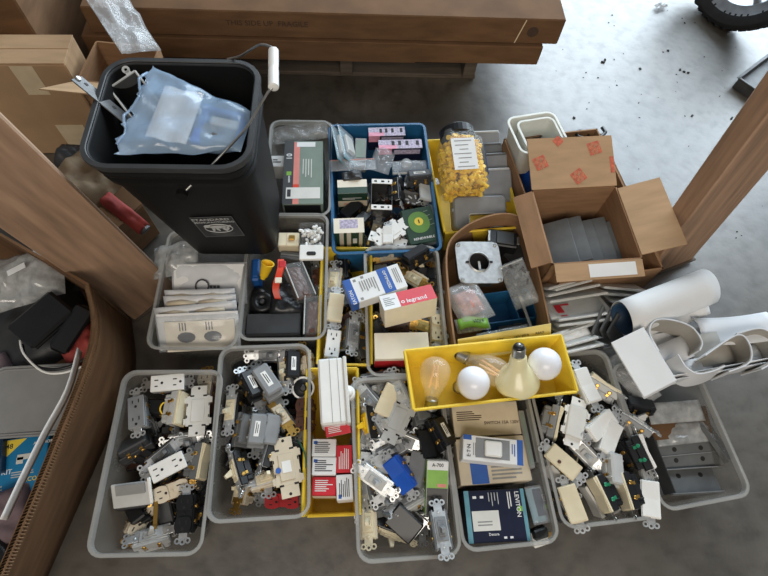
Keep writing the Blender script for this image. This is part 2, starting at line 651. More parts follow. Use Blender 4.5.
def parts_bin(name, label, fl, fr, L, h, z0=0.0, low_front=.5, W=None, taper=.012, m='yellow_tub'):
    """yellow hopper-front stacking bin"""
    A, B = P(*fl, z0 + h), P(*fr, z0 + h)
    X = (B - A).normalized()
    Y = Vector((0, 0, 1)).cross(X)
    W = W or (B - A).length
    C = (A + B) / 2 + Y * L / 2
    T = Matrix((X, Y, Vector((0, 0, 1)))).transposed().to_4x4()
    T.translation = (C.x, C.y, z0 + .0005)
    o = root(name, label, 'bin', T)
    w, l, t = W / 2, L / 2, .0025
    b = taper
    mb = MB()
    mb.cbox(0, 0, .0015, W - 2 * b, L - 2 * b, .003, .0005)
    part('bottom', mb.mesh('bottom', m), o)

    def wall(nm, p0, p1, hh, out):
        # slab from base edge p0-p1 up to height hh leaning outward
        n = Vector((out[0], out[1], 0))
        q = [Vector((*p0, 0)), Vector((*p1, 0))]
        k = b * hh / h
        d = (q[1] - q[0]).normalized()
        top = [q[0] + n * k - d * k + Vector((0, 0, hh)), q[1] + n * k + d * k + Vector((0, 0, hh))]
        vs = [q[0], q[1], top[1], top[0]]
        vs2 = [v - n * t for v in vs]
        m_ = MB().add(vs + vs2, [(0, 1, 2, 3), (7, 6, 5, 4), (0, 4, 5, 1), (1, 5, 6, 2), (2, 6, 7, 3), (3, 7, 4, 0)])
        # rolled lip
        for i in range(1):
            a_, b_ = top
            m_.tube([a_ + n * .001, b_ + n * .001], .0032, 6)
        part(nm, m_.mesh(nm, m), o)
    x, y = w - b, l - b
    wall('front_panel', (-x, -y), (x, -y), h * low_front, (0, -1))
    wall('back_panel', (x, y), (-x, y), h, (0, 1))
    wall('side_panel', (x, -y), (x, y), h, (1, 0))
    wall('side_panel', (-x, y), (-x, -y), h, (-1, 0))
    # embossed ribs on the side walls
    return o


parts_bin('parts_bin', 'yellow bin of grey box covers behind the curved cardboard sleeve', (445, 232), (521, 226), .29, .11, low_front=.95)
parts_bin('parts_bin', 'yellow bin of small red and white cartons between two clear tubs', (303, 517), (359, 515), .29, .10, low_front=.6)
parts_bin('parts_bin', 'yellow bin of ivory outlets squeezed behind the big white cover', (322, 364), (367, 364), .29, .10, low_front=.95, W=.115)
parts_bin('parts_bin', 'yellow tray of light bulbs lying across the tubs', (415, 409.5), (575.5, 391.5), .118, .066, z0=.1305, low_front=.98, W=.325)


# cardboard -----------------------------------------------------------
def panel(name, o, p, q, up, out, th, m='cardboard', sub=None):
    """cardboard panel from edge p-q extended by vector up, thickness towards -out"""
    p, q, up, out = Vector(p), Vector(q), Vector(up), Vector(out).normalized()
    vs = [p, q, q + up, p + up]
    vs += [v - out * th for v in vs]
    me = MB().add(vs, [(0, 1, 2, 3), (7, 6, 5, 4), (0, 4, 5, 1), (1, 5, 6, 2), (2, 6, 7, 3), (3, 7, 4, 0)]).mesh(name, m)
    return part(name, me, o)


def open_carton(name, label, fl, fr, L, z0, z1, flaps=(), m='cardboard', W=None, th=.004, inner='cardboard', skip_front=False):
    """flaps: (side, length, angle from straight up outward, inset, material)"""
    A, B = P(*fl, z1), P(*fr, z1)
    X = (B - A).normalized()
    Y = Vector((0, 0, 1)).cross(X)
    W = W or (B - A).length
    C = (A + B) / 2 + Y * L / 2
    T = Matrix((X, Y, Vector((0, 0, 1)))).transposed().to_4x4()
    T.translation = (C.x, C.y, z0 + .0005)
    o = root(name, label, 'box', T)
    w, l, h = W / 2, L / 2, z1 - z0
    me = MB().cbox(0, 0, th / 2, W - 2 * th, L - 2 * th, th, .0005).mesh('bottom', m)
    part('bottom', me, o)
    up = (0, 0, h)
    S = {'front': ((-w, -l, 0), (w, -l, 0), (0, -1, 0)), 'back': ((w, l, 0), (-w, l, 0), (0, 1, 0)),
         'right': ((w, -l, 0), (w, l, 0), (1, 0, 0)), 'left': ((-w, l, 0), (-w, -l, 0), (-1, 0, 0))}
    for s, (p, q, n) in S.items():
        if s == 'front' and skip_front:
            continue
        panel('side_panel', o, p, q, up, n, th, m)
    out = {}
    for (s, ln, ang, inset, fm) in flaps:
        p, q, n = S[s]
        p, q, n = Vector(p), Vector(q), Vector(n)
        d = (q - p).normalized()
        p, q = p + d * inset, q - d * inset
        p.z = q.z = h
        dirv = Vector((0, 0, math.cos(R(ang)))) + n * math.sin(R(ang))
        nn = d.cross(dirv)
        fo = panel('flap', o, p, q, dirv * ln, nn, th * .8, fm)
        # frame on the flap's seen face: u along the fold, v outwards
        Tm = Matrix((-d, dirv, (-d).cross(dirv))).transposed().to_4x4()
        Tm.translation = (p + q) / 2 + dirv * ln / 2 - nn.normalized() * th * .8
        out[s] = (fo, Tm, (q - p).length, ln)
    return o, out


# long flat cartons on a pallet across the back
yp = 1.335
o = root('pallet', 'dark wooden pallet under the long flat cartons', 'pallet', Matrix.Translation((-.2, yp, 0)))
for i in range(5):
    part('deck_board', cached('deckb', lambda: MB().cbox(0, 0, 0, 1.16, .095, .018, .002).mesh('deck_board', 'pallet_wood')), o, Matrix.Translation((0, .05 + i * .15, .109)))
for x in (-.555, -.18, .17, .555):
    part('stringer', cached('stringer', lambda: MB().cbox(0, .36, 0, .038, .72, .085, .002).mesh('stringer', 'pallet_wood')), o, Matrix.Translation((x, 0, .058)))
for i in range(3):
    part('bottom_board', cached('botb', lambda: MB().cbox(0, 0, 0, 1.16, .085, .015, .002).mesh('bottom_board', 'pallet_wood')), o, Matrix.Translation((0, .055 + i * .28, .0085)))


def long_carton(label, x0, x1, y0, y1, z0, z1, yaw=0):
    T = Matrix.Translation(((x0 + x1) / 2, (y0 + y1) / 2, z1)) @ Matrix.Rotation(R(yaw), 4, 'Z')
    o = root('long_carton', label, 'box', T, 'long flat cartons on the pallet')
    dims = (x1 - x0, y1 - y0, z1 - z0)
    part('body', MB().cbox(0, 0, -(z1 - z0) / 2, *dims, .003).mesh('body', 'cardboard_dark'), o)
    return o, dims


o1, d1 = long_carton('lower of two long flat brown cartons on the pallet, jutting past its end', -.75, .535, 1.275, 1.95, .12, .182)
panel('overlap_flap', o1, (-.64, -.3375 - .001, -.062), (.35 - .07, -.3375 - .001, -.062), (0, 0, .06), (0, -1, 0), .003, 'cardboard_dark')
write(o1, d1, 'front', 'SIDE DOORWAY PANEL / PUERTA', .34, .5, .022, 'faint_ink')
o2, d2 = long_carton('upper of two long flat brown cartons, with a round smudge at its end', -.72, .575, 1.285, 1.95, .184, .262)
write(o2, d2, 'front', 'THIS SIDE UP  FRAGILE', .37, .55, .022, 'faint_ink')
T, _, _ = face_matrix('front', *d2)
part('round_stamp', MB().lathe([(.016, 0), (.016, .0003)], 20).mesh('round_stamp', 'faint_ink'), o2, T @ Matrix.Translation((.565, 0, .0003)))
part('strap', MB().cbox(0, 0, 0, .003, .074, .0006, .0002).mesh('strap', 'tape'), o2, T @ Matrix.Translation((.53, 0, .0004)) @ Matrix.Rotation(R(-12), 4, 'Z'))

# cartons in the far corner, behind the bucket
T = Matrix.Translation((-1.05, 1.36, .0)) @ Matrix.Rotation(R(3), 4, 'Z')
o = root('carton', 'tall brown carton at the far end behind the taped box', 'box', T)
part('body', MB().cbox(0, 0, .2, .46, .36, .4, .004).mesh('body', 'cardboard_dark'), o)
part('top_flap', MB().cbox(0, -.09, .402, .455, .175, .004, .001).mesh('top_flap', 'cardboard_dark'), o)
part('top_flap', MB().cbox(0, .09, .402, .455, .175, .004, .001).mesh('top_flap', 'cardboard_dark'), o)

T = Matrix.Translation((-.84, 1.02, 0)) @ Matrix.Rotation(R(2), 4, 'Z')
o = root('taped_carton', 'brown carton with two strips of pale tape beside the bucket', 'box', T)
part('body', MB().cbox(0, .05, .15, .33, .10, .30, .003).mesh('body', 'cardboard_light'), o)
part('top_flap', MB().cbox(0, .025, .302, .33, .049, .004, .001).mesh('top_flap', 'cardboard_light'), o)
part('top_flap', MB().cbox(0, .075, .302, .33, .049, .004, .001).mesh('top_flap', 'cardboard_light'), o)
part('tape_strip', MB().cbox(.065, -.0006, .255, .052, .0006, .085, .0002).mesh('tape_strip', 'tape'), o)
part('tape_strip', MB().cbox(.085, -.0006, .06, .07, .0006, .10, .0002).mesh('tape_strip', 'tape'), o)

T = Matrix.Translation((-.572, 1.07, 0)) @ Matrix.Rotation(R(-6), 4, 'Z')
o = root('open_box', 'small open brown box with a pale flap just behind the bucket rim', 'box', T)
part('body', MB().loops([rrect(.16, .14, .004, 0, 1), rrect(.16, .14, .004, .27, 1), rrect(.152, .132, .003, .27, 1), rrect(.152, .132, .003, .004, 1)], True, True).mesh('body', 'cardboard'), o)
panel('flap', o, (-.08, -.07, .27), (.08, -.07, .27), (-.03, -.085, .05), (0, .3, 1), .003, 'cardboard_light')


def crumple(L, W, t, amp, seed, n=16, freq=18, base=0.0, puff=True):
    """a bag: two crumpled skins closed at the edge"""
    def z(u, v, s):
        e = (max(0, 1 - (2 * u - 1) ** 4) * max(0, 1 - (2 * v - 1) ** 4)) ** .6
        p = Vector((u * L * freq + seed * 7.3, v * W * freq, s * 3.1))
        q = noise.noise(p) * amp + noise.noise(p * 2.7) * amp * .5 + abs(noise.noise(p * 1.3 + Vector((9, 2, 1)))) * amp * .7
        return s * (t / 2) * (e if puff else 1) + q * (e * .8 + .2)
    mb = MB()
    w = n + 1
    top = [((i / n - .5) * L, (j / n - .5) * W, z(i / n, j / n, 1) + base) for j in range(w) for i in range(w)]
    bot = [((i / n - .5) * L, (j / n - .5) * W, z(i / n, j / n, -1) * .6 + base - .0008) for j in range(w) for i in range(w)]
    o = len(top)
    fs = []
    for j in range(n):
        for i in range(n):
            a, b, c, d = j * w + i, j * w + i + 1, (j + 1) * w + i + 1, (j + 1) * w + i
            fs += [(a, b, c, d), (d + o, c + o, b + o, a + o)]
    for i in range(n):
        fs += [(i + 1, i, i + o, i + 1 + o)]
        k = n * w + i
        fs += [(k, k + 1, k + 1 + o, k + o)]
        a, b = i * w, (i + 1) * w
        fs += [(a, b, b + o, a + o)]
        a, b = i * w + n, (i + 1) * w + n
        fs += [(b, a, a + o, b + o)]
    return mb.add(top + bot, fs)


def bag(name, label, cat, a, b, z, w, t, amp, seed, m, roll=0, group=None, n=16, freq=18):
    z = z if isinstance(z, tuple) else (z, z)
    T, L = frame(a, b, z[0], z[1], roll)
    o = root(name, label, cat, T, group)
    part('film', crumple(L, w, t, amp, seed, n, freq).mesh('film', m, True), o)
    return o, L


# clear plastic film bunched beside the far carton
o, L = bag('plastic_film', 'crumpled clear plastic wrap hanging between the far cartons', 'plastic wrap', (100, -12), (142, 52), (.36, .30), .10, .03, .02, 4, 'bag', roll=-25, freq=26)

# open home-centre carton standing in a longer one
o, fl_ = open_carton('long_open_box', 'long open cardboard box behind, holding the white tub', (553, 285), (668, 268), .435, 0, .15,
                     (('right', .06, 150, .02, 'cardboard'),), W=.262)
open_box, flp = open_carton('open_carton', 'open cardboard carton of grey plates with orange printing on its flap', (552, 265), (643, 259), .205, .012, .19,
                            (('back', .125, 68, .0, 'cardboard_light'), ('right', .095, 68, .01, 'cardboard_light'),
                             ('left', .045, 118, .005, 'cardboard'), ('front', .04, 106, .004, 'cardboard_light')), m='cardboard')
fo, Tm, fw, fh = flp['back']


def diamond(u, v, s, rot, words=True):
    T = Tm @ Matrix.Translation(((u - .5) * fw, (v - .5) * fh, .0004)) @ Matrix.Rotation(R(rot), 4, 'Z')
    part('printed_square', MB().cbox(0, 0, 0, s, s, .0003, .0001).mesh('printed_square', 'orange_print'), open_box, T)
    if words:
        for i, wd in enumerate(('THE', 'HOME', 'DEPOT')):
            part('lettering', text_mesh(wd, s * .3, 'cardboard_light'), open_box, T @ Matrix.Rotation(R(45), 4, 'Z') @ Matrix.Translation((0, (1 - i) * s * .3, .0004)))


diamond(.13, .52, .031, 20)
diamond(.56, .22, .031, 32)
diamond(.78, .76, .031, 14)
diamond(.36, .93, .020, 40, False)
part('printed_corner', MB().cbox(0, 0, 0, .010, .04, .0003, .0001).mesh('printed_corner', 'orange_print'), open_box, Tm @ Matrix.Translation((fw * .47, -.01, .0004)))
_, Tf, ffw, ffh = flp['front']
part('white_label', MB().cbox(0, 0, 0, .11, .030, .0004, .0001).mesh('white_label', 'paper'), open_box, Tf @ Matrix.Translation((-.03, 0, .0004)))
for i in range(5):
    x = .475 + i * .031
    yy = .66 + (i % 2) * .006
    T = Matrix.Translation((x + .012, yy, .115 + .004 * (i % 2))) @ Matrix.Rotation(R(4), 4, 'Z') @ Matrix.Rotation(R(-24 + 3 * i), 4, 'Y')
    o = root('cover_plate', ('first', 'second', 'third', 'fourth', 'last')[i] + ' grey cover plate in the open carton, counted from the cardboard sleeve side', 'cover plate', T, 'grey plates in the open carton')
    part('plate', cached('gp', lambda: MB().cbox(0, 0, 0, .085, .125, .004, .0015).mesh('plate', 'midgrey')), o)
    part('rolled_edge', cached('gpe', lambda: MB().tube([(-.036, -.055, .002), (-.036, .055, .002)], .003, 6).mesh('rolled_edge', 'grey_plastic')), o)

# white rectangular tub standing in the long box, with a smaller one nested in it
tub('white_tub', 'white plastic tub sticking out of the long open box', (517, 156), (577, 146), .125, .10, z0=.105, body_m='white_tub', rim_m='white_tub', r=.02, W=.135, taper=.012)
tub('white_tub', 'smaller white tub nested inside the white plastic tub', (524, 152), (572, 144), .10, .085, z0=.118, body_m='white_tub', rim_m='white_tub', r=.016, W=.105, taper=.01)
mb = MB()
rnd = random.Random(5)
c = P(545, 140, .15)
for i in range(26):
    T = Matrix.Translation((c.x + rnd.uniform(-.03, .03), c.y + rnd.uniform(-.02, .02), .134 + rnd.uniform(0, .012))) @ Euler((rnd.uniform(0, 3), rnd.uniform(0, 3), rnd.uniform(0, 3))).to_matrix().to_4x4()
    mb.cbox(0, 0, 0, .018, .006, .005, .001, T)
o = part('screws', mb.mesh('screws', 'dark_steel')); o['kind'] = 'stuff'
o['label'] = 'loose metal screws and clips in the bottom of the white tub'; o['category'] = 'screws'

c = P(535, 170, .10)
T = Matrix.Translation((c.x, c.y, .03)) @ Matrix.Rotation(R(10), 4, 'Z')
o = root('blue_jug', 'round blue plastic bottle standing in the long open box', 'bottle', T)
part('body', MB().lathe([(.03, 0), (.034, .004), (.034, .07), (.03, .085), (.014, .098), (.014, .104)], 20).mesh('body', 'blue_bright', True), o)
part('cap', MB().lathe([(.016, .100), (.016, .118), (.013, .121)], 16).mesh('cap', 'blue_bit'), o)
# black cable bundle at the far end of the long box
c = P(584, 138, .13)
pts = [(c.x - .05 + .03 * math.cos(t * .9) + t * .005, c.y + .02 * math.sin(t * .9), .11 + .006 * t * .5) for t in range(16)]
solo('cable', MB().tube(pts, .005, 6).mesh('cable', 'black_plastic', True), 'black cable coiled at the far end of the long open box', 'cable')
pts = [P(590 + i * 2.2, 143 + 3 * math.sin(i), .155) for i in range(8)]
solo('wire', MB().tube(pts, .002, 6).mesh('wire', 'dull_white', True), 'short white wire curling over the far box edge', 'wire')

# curved cardboard sleeve
A = [P(455, 347, .14), P(449, 300, .14), P(447, 250, .14), P(463, 229, .14), P(490, 216.5, .14), P(514, 216, .14), P(526, 230, .14), P(537, 270, .14), P(549, 325, .14)]


def catmull(pts, n):
    out = []
    m = len(pts)
    for k in range(m - 1):
        p0, p1, p2, p3 = pts[max(k - 1, 0)], pts[k], pts[k + 1], pts[min(k + 2, m - 1)]
        for i in range(n):
            t = i / n
            out.append(.5 * ((2 * p1) + (p2 - p0) * t + (2 * p0 - 5 * p1 + 4 * p2 - p3) * t * t + (3 * p1 - p0 - 3 * p2 + p3) * t ** 3))
    out.append(pts[-1].copy())
    return out


def wall_strip(path, z0, z1, th, m, lean=0.0, name='wall'):
    path = [Vector(p) for p in path]
    n = len(path) - 1

    def fn(u, v):
        k = min(int(round(u * n)), n)
        t = (path[min(k + 1, n)] - path[max(k - 1, 0)])
        nr = Vector((-t.y, t.x, 0)).normalized()
        p = path[k]
        return (p.x + nr.x * lean * v, p.y + nr.y * lean * v, z0 + (z1 - z0) * v), nr
    return MB().sheet(fn, n, 3, th).mesh(name, m, False)


path = catmull(A, 5)
o = root('cardboard_sleeve', 'rounded brown cardboard sleeve holding a square metal cover', 'box', Matrix.Identity(4))
part('curved_panel', wall_strip(path, .001, .145, .004, 'cardboard', 0, 'curved_panel'), o)
base = [(p.x, p.y) for p in path]
cx, cy = sum(p[0] for p in base) / len(base), sum(p[1] for p in base) / len(base)
ins = [(cx + (x - cx) * .975, cy + (y - cy) * .975) for x, y in base]
part('bottom', MB().loops([[(x, y, .001) for x, y in ins], [(x, y, .005) for x, y in ins]], True, True).mesh('bottom', 'cardboard'), o)

# big corrugated box at the near left, its wall edge showing the flutes
ZR = .285
rim = [P(89, 285, ZR), P(94, 340, ZR), P(50, 458, ZR), P(-12, 606, ZR)]
basep = [P(132, 322), P(134, 380), P(98, 462), P(20, 640)]
o = root('big_carton', 'large torn corrugated carton of packaged goods at the near corner', 'box', Matrix.Identity(4))
n1 = 12
rp, bp_ = catmull(rim, n1), catmull(basep, n1)
nn = len(rp) - 1


def cw(u, v):
    k = int(round(u * nn))
    t = rp[min(k + 1, nn)] - rp[max(k - 1, 0)]
    nr = Vector((-t.y, t.x, 0)).normalized()
    p = bp_[k].lerp(rp[k], v)
    p = p + nr * -.003 * math.sin(v * 3.14)
    if v == 0:
        p.z = .001
    return p, nr


part('side_panel', MB().sheet(cw, nn, 6, .001).mesh('side_panel', 'cardboard_dark', True), o)
off = Vector((-.008, -.001, 0))
part('inner_liner', MB().sheet(lambda u, v: (cw(u, v)[0] + off, cw(u, v)[1]), nn, 6, .0008).mesh('inner_liner', 'cardboard_dark', True), o)
# the flutes
vs, fs = [], []
nf = 700
for i in range(nf + 1):
    u = i / nf * nn
    k = min(int(u), nn - 1)
    p = rp[k].lerp(rp[k + 1], u - k)
    s = .5 + .48 * math.sin(i * 2 * math.pi / 5)
    q = p + off * s
    vs += [(q.x, q.y, ZR + .0004), (q.x, q.y, ZR - .02)]
    if i:
        fs.append((2 * i - 2, 2 * i - 1, 2 * i + 1, 2 * i))
part('fluting', MB().add(vs, fs).mesh('fluting', 'cardboard_edge'), o, stuff=True)
# far wall, under the post, and floor of the box
r0, b0 = rp[0], bp_[0]
far = P(-70, 194, ZR)
bfar = P(-10, 236)
part('side_panel', MB().sheet(lambda u, v: (b0.lerp(bfar, u).lerp(r0.lerp(far, u), v), (0, 1, 0)), 4, 3, .006).mesh('side_panel', 'cardboard_dark'), o)
b1 = [b0, bfar, Vector((-1.15, -.22, 0)), bp_[-1]]
part('bottom', MB().loops([[(p.x - .006, p.y, .001) for p in b1], [(p.x - .006, p.y, .006) for p in b1]], True, True).mesh('bottom', 'cardboard_dark'), o)

# ------------------------------------------------------------------ black bucket
ZB, ZT = .129, .50
rc = (P(103, 62, ZT) + P(250, 62, ZT) + P(257, 165, ZT) + P(84, 165, ZT)) / 4
bc = Vector((-.277, .705, ZB))
RW, RD, BW, BD = .268, .243, .186, .176
o = root('bucket', 'two nested square black buckets standing on the tubs, a wire handle folded over', 'bucket', Matrix.Translation(bc))


def bl(t, grow=0.0, r=.045):
    c = (bc.lerp(rc, t)) - bc
    return rrect(BW + (RW - BW) * t + 2 * grow, BD + (RD - BD) * t + 2 * grow, (r * (.6 + .4 * t)) + grow, c.z, 6, c.x, c.y)


mb = MB()
mb.loops([bl(0, -.004), bl(.02), bl(.84, -.002), bl(.84, .004), bl(.875, .005), bl(.88, -.002), bl(.90, -.003), bl(.905, .004), bl(.93, .005), bl(.935, 0), bl(1, .0), bl(1, -.004), bl(.9, -.005), bl(.03, -.004)], True, True)
part('body', smooth_angle(mb.mesh('body', 'bucket_black'), 35), o)
lp = [bl(.962, .0005), bl(.965, .006), bl(.99, .008), bl(1.003, .006), bl(1.004, -.002), bl(.995, -.0045), bl(.985, -.0045)]
part('rim', smooth_angle(MB().loops(lp + [lp[0]]).mesh('rim', 'charcoal')), o)
# front face frame
c0, c1 = bc - bc, rc - bc
f0 = Vector((c0.x, c0.y - BD / 2, c0.z))
f1 = Vector((c1.x, c1.y - RD / 2, c1.z))
upv = (f1 - f0).normalized()
Xv = Vector((1, 0, 0))
Xv = (Xv - upv * Xv.dot(upv)).normalized()
nv = Xv.cross(upv)
FM = Matrix((Xv, upv, nv)).transposed().to_4x4()
FM.translation = f0.lerp(f1, .40) + nv * .0008 + Xv * .012
lw, lh = .082, .088
lab = part('label', MB().cbox(0, 0, 0, lw, lh, .0005, .0001).mesh('label', 'black_plastic'), o, FM, label='white outlined label with a big cat emblem')
mb = MB()
for (x, y, sx, sy) in ((0, lh / 2, lw, .0014), (0, -lh / 2, lw, .0014), (lw / 2, 0, .0014, lh), (-lw / 2, 0, .0014, lh)):
    mb.cbox(x, y, .0004, sx, sy, .0004, .0001)
part('label_border', mb.mesh('label_border', 'midgrey'), lab)
part('lettering', text_mesh('STANDARD', .0125, 'lightgrey', 1.15), lab, Matrix.Translation((-.004, .033, .0006)))
part('lettering', text_mesh('MANUFACTURING', .0095, 'lightgrey', 1.0), lab, Matrix.Translation((0, .0215, .0006)))
# emblem: a walking big cat in an oval ring
el = []
mb = MB()
pts = [(.028 * math.cos(t / 28 * 6.2832), -.006 + .018 * math.sin(t / 28 * 6.2832), .0005) for t in range(29)]
mb.tube(pts, .0011, 5)
part('emblem_ring', mb.mesh('emblem_ring', 'lightgrey'), lab)
mb = MB()


def blob(cx, cy, rx, ry, rot=0):
    n = 14
    v = []
    for i in range(n):
        a = 2 * math.pi * i / n
        x, y = rx * math.cos(a), ry * math.sin(a)
        c, s = math.cos(R(rot)), math.sin(R(rot))
        v.append((cx + x * c - y * s, cy + x * s + y * c, .0007))
    mb.add([*v, *[(x, y, .0004) for x, y, z in v]], [tuple(range(n))] + [(i, i + n, (i + 1) % n + n, (i + 1) % n) for i in range(n)])


blob(0, .000, .018, .0065); blob(-.021, .004, .007, .006); blob(-.012, -.010, .003, .009, -12); blob(-.003, -.011, .0028, .007, 20)
blob(.011, -.010, .0035, .010, 18); blob(.018, -.008, .003, .008, -25); blob(.022, .002, .008, .002, 40)
part('emblem', mb.mesh('emblem', 'lightgrey'), lab)
mb = MB()
for i in range(3):
    mb.cbox(0, -.029 - i * .005, .0005, .05 - .008 * i, .0014, .0003, .0001)
part('small_print', mb.mesh('small_print', 'midgrey'), lab, stuff=True)
# wire handle lying over to the right
hp = [P(182, 194, .435), P(205, 172, .46), P(228, 148, .49), P(246, 128, .525), P(259, 107, .56), P(268, 92, .585), P(273.5, 84, .592),
      P(273.5, 52, .592), P(268, 46, .585), P(259, 45, .57), P(250, 50, .55), P(240, 56, .52), P(228, 59, .49)]
hp = [p - bc for p in hp]
wire = catmull(hp, 4)
wh_ = part('wire_handle', MB().tube(wire, .0022, 6).mesh('wire_handle', 'steel', True), o)
g0, g1 = P(273.5, 88, .592) - bc, P(273.5, 50, .592) - bc
d = (g1 - g0).normalized()
T = Matrix.Translation(g0) @ d.to_track_quat('Z', 'Y').to_matrix().to_4x4()
ln = (g1 - g0).length
part('grip', smooth_angle(MB().lathe([(.006, 0), (.0085, .002), (.0085, ln * .45), (.0075, ln * .5), (.0085, ln * .55), (.0085, ln - .002), (.006, ln)], 14, T).mesh('grip', 'white')), wh_)
part('handle_boss', MB().cyl(hp[0] + Vector((0, .004, 0)), hp[0] - Vector((0, .006, 0)), .010, 12).mesh('handle_boss', 'bucket_black'), o)

# in the bucket: metal channel box and a bag of parts
T, L = frame((124, 82), (144, 108), .485, .462, roll=14)
o = root('steel_box', 'open galvanised steel box sticking up in the black bucket', 'metal box', T)
hw, hl = .028, .034
part('body', MB().loops([rrect(2 * hl, 2 * hw, .002, -.06, 1), rrect(2 * hl, 2 * hw, .002, 0, 1), rrect(2 * hl - .004, 2 * hw - .004, .001, 0, 1), rrect(2 * hl - .004, 2 * hw - .004, .001, -.057, 1)], True, True).mesh('body', 'midgrey'), o)
part('edge_strip', MB().tube([(-hl, -hw, 0), (hl, -hw, 0)], .002, 5).tube([(-hl, hw, 0), (hl, hw, 0)], .002, 5).tube([(-hl, -hw, 0), (-hl, hw, 0)], .002, 5).mesh('edge_strip', 'lightgrey'), o)
part('lug', MB().ring(-.045, .016, -.002, .007, .003, .002).cbox(-.038, .016, -.001, .010, .010, .002, .0005).mesh('lug', 'lightgrey'), o)
T, L = frame((76, 78), (132, 124), .52, .46, roll=-40)
o = root('steel_strip', 'flat perforated steel strip lying over the bucket rim', 'bracket', T)
part('strip', MB().cbox(0, 0, 0, L, .034, .002, .0005).mesh('strip', 'dark_steel'), o)
mb = MB()
for x in (-.35, -.1, .15, .38):
    mb.lathe([(.004, 0), (.004, .0005)], 10, Matrix.Translation((x * L, .004, .001)))
part('holes', mb.mesh('holes', 'slot'), o, stuff=True)
part('screw_head', MB().lathe([(.005, 0), (.005, .003), (.003, .004)], 10, Matrix.Translation((-.47 * L, 0, .001))).mesh('screw_head', 'galvanised'), o)

T, L = frame((133, 108), (247, 132), .49, .472, roll=6)
bagroot = root('parts_bag', 'clear bluish plastic bag of fittings on top in the bucket', 'bag', T)


def bagfn(L, W0, W1, amp, seed):
    n = 26

    def f(side):
        pts = []
        for j in range(n + 1):
            for i in range(n + 1):
                u, v = i / n, j / n
                x = (u - .5) * L
                w = W0 + (W1 - W0) * u
                y = (v - .5) * w + (.010 * noise.noise(Vector((u * 4, 0, 2))) if v in (0, 1) else 0)
                if i == 0:
                    x += .006 * math.sin(j * 1.3) + .004 * math.sin(j * 2.9)
                e = (max(0, 1 - (2 * u - 1) ** 4) * max(0, 1 - (2 * v - 1) ** 4)) ** .5
                p = Vector((x * 22 + seed, y * 22, side * 2.0))
                z = side * .016 * e + (noise.noise(p) + .5 * noise.noise(p * 2.3)) * amp * (.3 + e)
                pts.append((x, y, z))
        return pts
    t, b = f(1), f(-1)
    o = len(t)
    w = n + 1
    fs = []
    for j in range(n):
        for i in range(n):
            a = (j * w + i, j * w + i + 1, (j + 1) * w + i + 1, (j + 1) * w + i)
            fs += [a, tuple(k + o for k in reversed(a))]
    return MB().add(t + b, fs)


part('film', bagfn(L, .195, .085, .010, 3).mesh('film', 'bag_blue', True), bagroot)
part('instruction_sheet', MB().sheet(lambda u, v: (((u - .5) * .07 - .025, (v - .5) * .11, .006 + .003 * math.sin(u * 9)), (0, 0, 1)), 8, 2, .0006).mesh('instruction_sheet', 'paper'), bagroot)
for i, (x, y, sx, sy, m) in enumerate(((.022, .012, .014, .05, 'blue_print'), (.055, .028, .07, .012, 'blue_print'), (.055, -.018, .06, .03, 'midgrey'), (.02, -.03, .016, .03, 'blue_bright'), (.06, .006, .05, .018, 'lightgrey'), (.09, .0, .012, .04, 'blue_print'))):
    part('fitting', MB().cbox(x, y, 0, sx, sy, .012, .002).mesh('fitting', m), bagroot)
part('seal_strip', MB().tube([(-.5 * L + .006 * math.sin(j * .9), (j / 14 - .5) * .16, .004 + .004 * math.sin(j * 1.7)) for j in range(15)], .0025, 5).mesh('seal_strip', 'bag_blue', True), bagroot)
# smaller things low in the bucket
T, L = frame((220, 84), (224, 106), .44, .40, roll=80)
solo('steel_rod', MB().tube([(-L / 2 - .006, 0, .008), (-L / 2, 0, 0), (L / 2, 0, 0)], .002, 6).mesh('steel_rod', 'steel', True), 'thin bent steel rod standing against the far bucket wall', 'rod', T)
for i, (a, b, z, w, h, m, lb) in enumerate((((228, 104), (243, 112), .40, .03, .02, 'midgrey', 'grey fitting at the far corner inside the bucket'),
                                         ((105, 150), (128, 128), .34, .05, .03, 'dark_steel', 'dark steel fitting deep at the near side of the bucket'),
                                         ((180, 110), (235, 120), .36, .12, .03, 'charcoal', 'dark plastic case under the bluish bag in the bucket'))):
    o, dm = box('fitting', lb, 'fitting', a, b, z, w, h, m, c=.003)
    part('ridge', MB().cbox(0, 0, .001, dm[0] * .6, w * .3, .004, .001).mesh('ridge', m), o)
pts = [rc + (bc - rc) * .35 + Vector((0.03 * math.sin(i), .03 * math.cos(i * 1.3), .0)) for i in range(12)]

# ------------------------------------------------------------------ wiring devices
def strap_mesh(m, ears=True, w=.016):
    def mk():
        mb = MB().cbox(0, 0, 0, .088, w, .0014, .0004)
        mb.cbox(0, 0, -.0004, .062, w + .009, .0014, .0004)
        for s in (-1, 1):
            mb.lathe([(.0028, 0), (.0028, .0012), (.0018, .0018)], 8, Matrix.Translation((s * .030, 0, .0006)))
            for t in (-1, 1):
                mb.cbox(s * .030, t * .0125, -.006, .010, .0012, .012, .0003)
        for s in (-1, 1):
            mb.ring(s * .0485, 0, -.0007, .0056, .0026, .0014)
            if ears:
                for t in (-1, 1):
                    mb.ring(s * .0465, t * .0098, -.0007, .0056, .0027, .0014)
        return mb.mesh('strap', m)
    return cached(('strap', m, ears, w), mk)


def body_mesh(m, L=.068, W=.034, D=.030):
    def mk():
        mb = MB()
        mb.cbox(0, 0, -.001 - D * .25, L, W, D * .5, .0015)
        mb.cbox(0, 0, -.001 - D * .72, L * .86, W * .9, D * .56, .003)
        for s in (-1, 1):
            mb.cbox(s * L * .25, 0, -.001 - D * .5, .003, W + .003, D * .8, .0008)
        return mb.mesh('body', m)
    return cached(('body', m, L, W, D), mk)


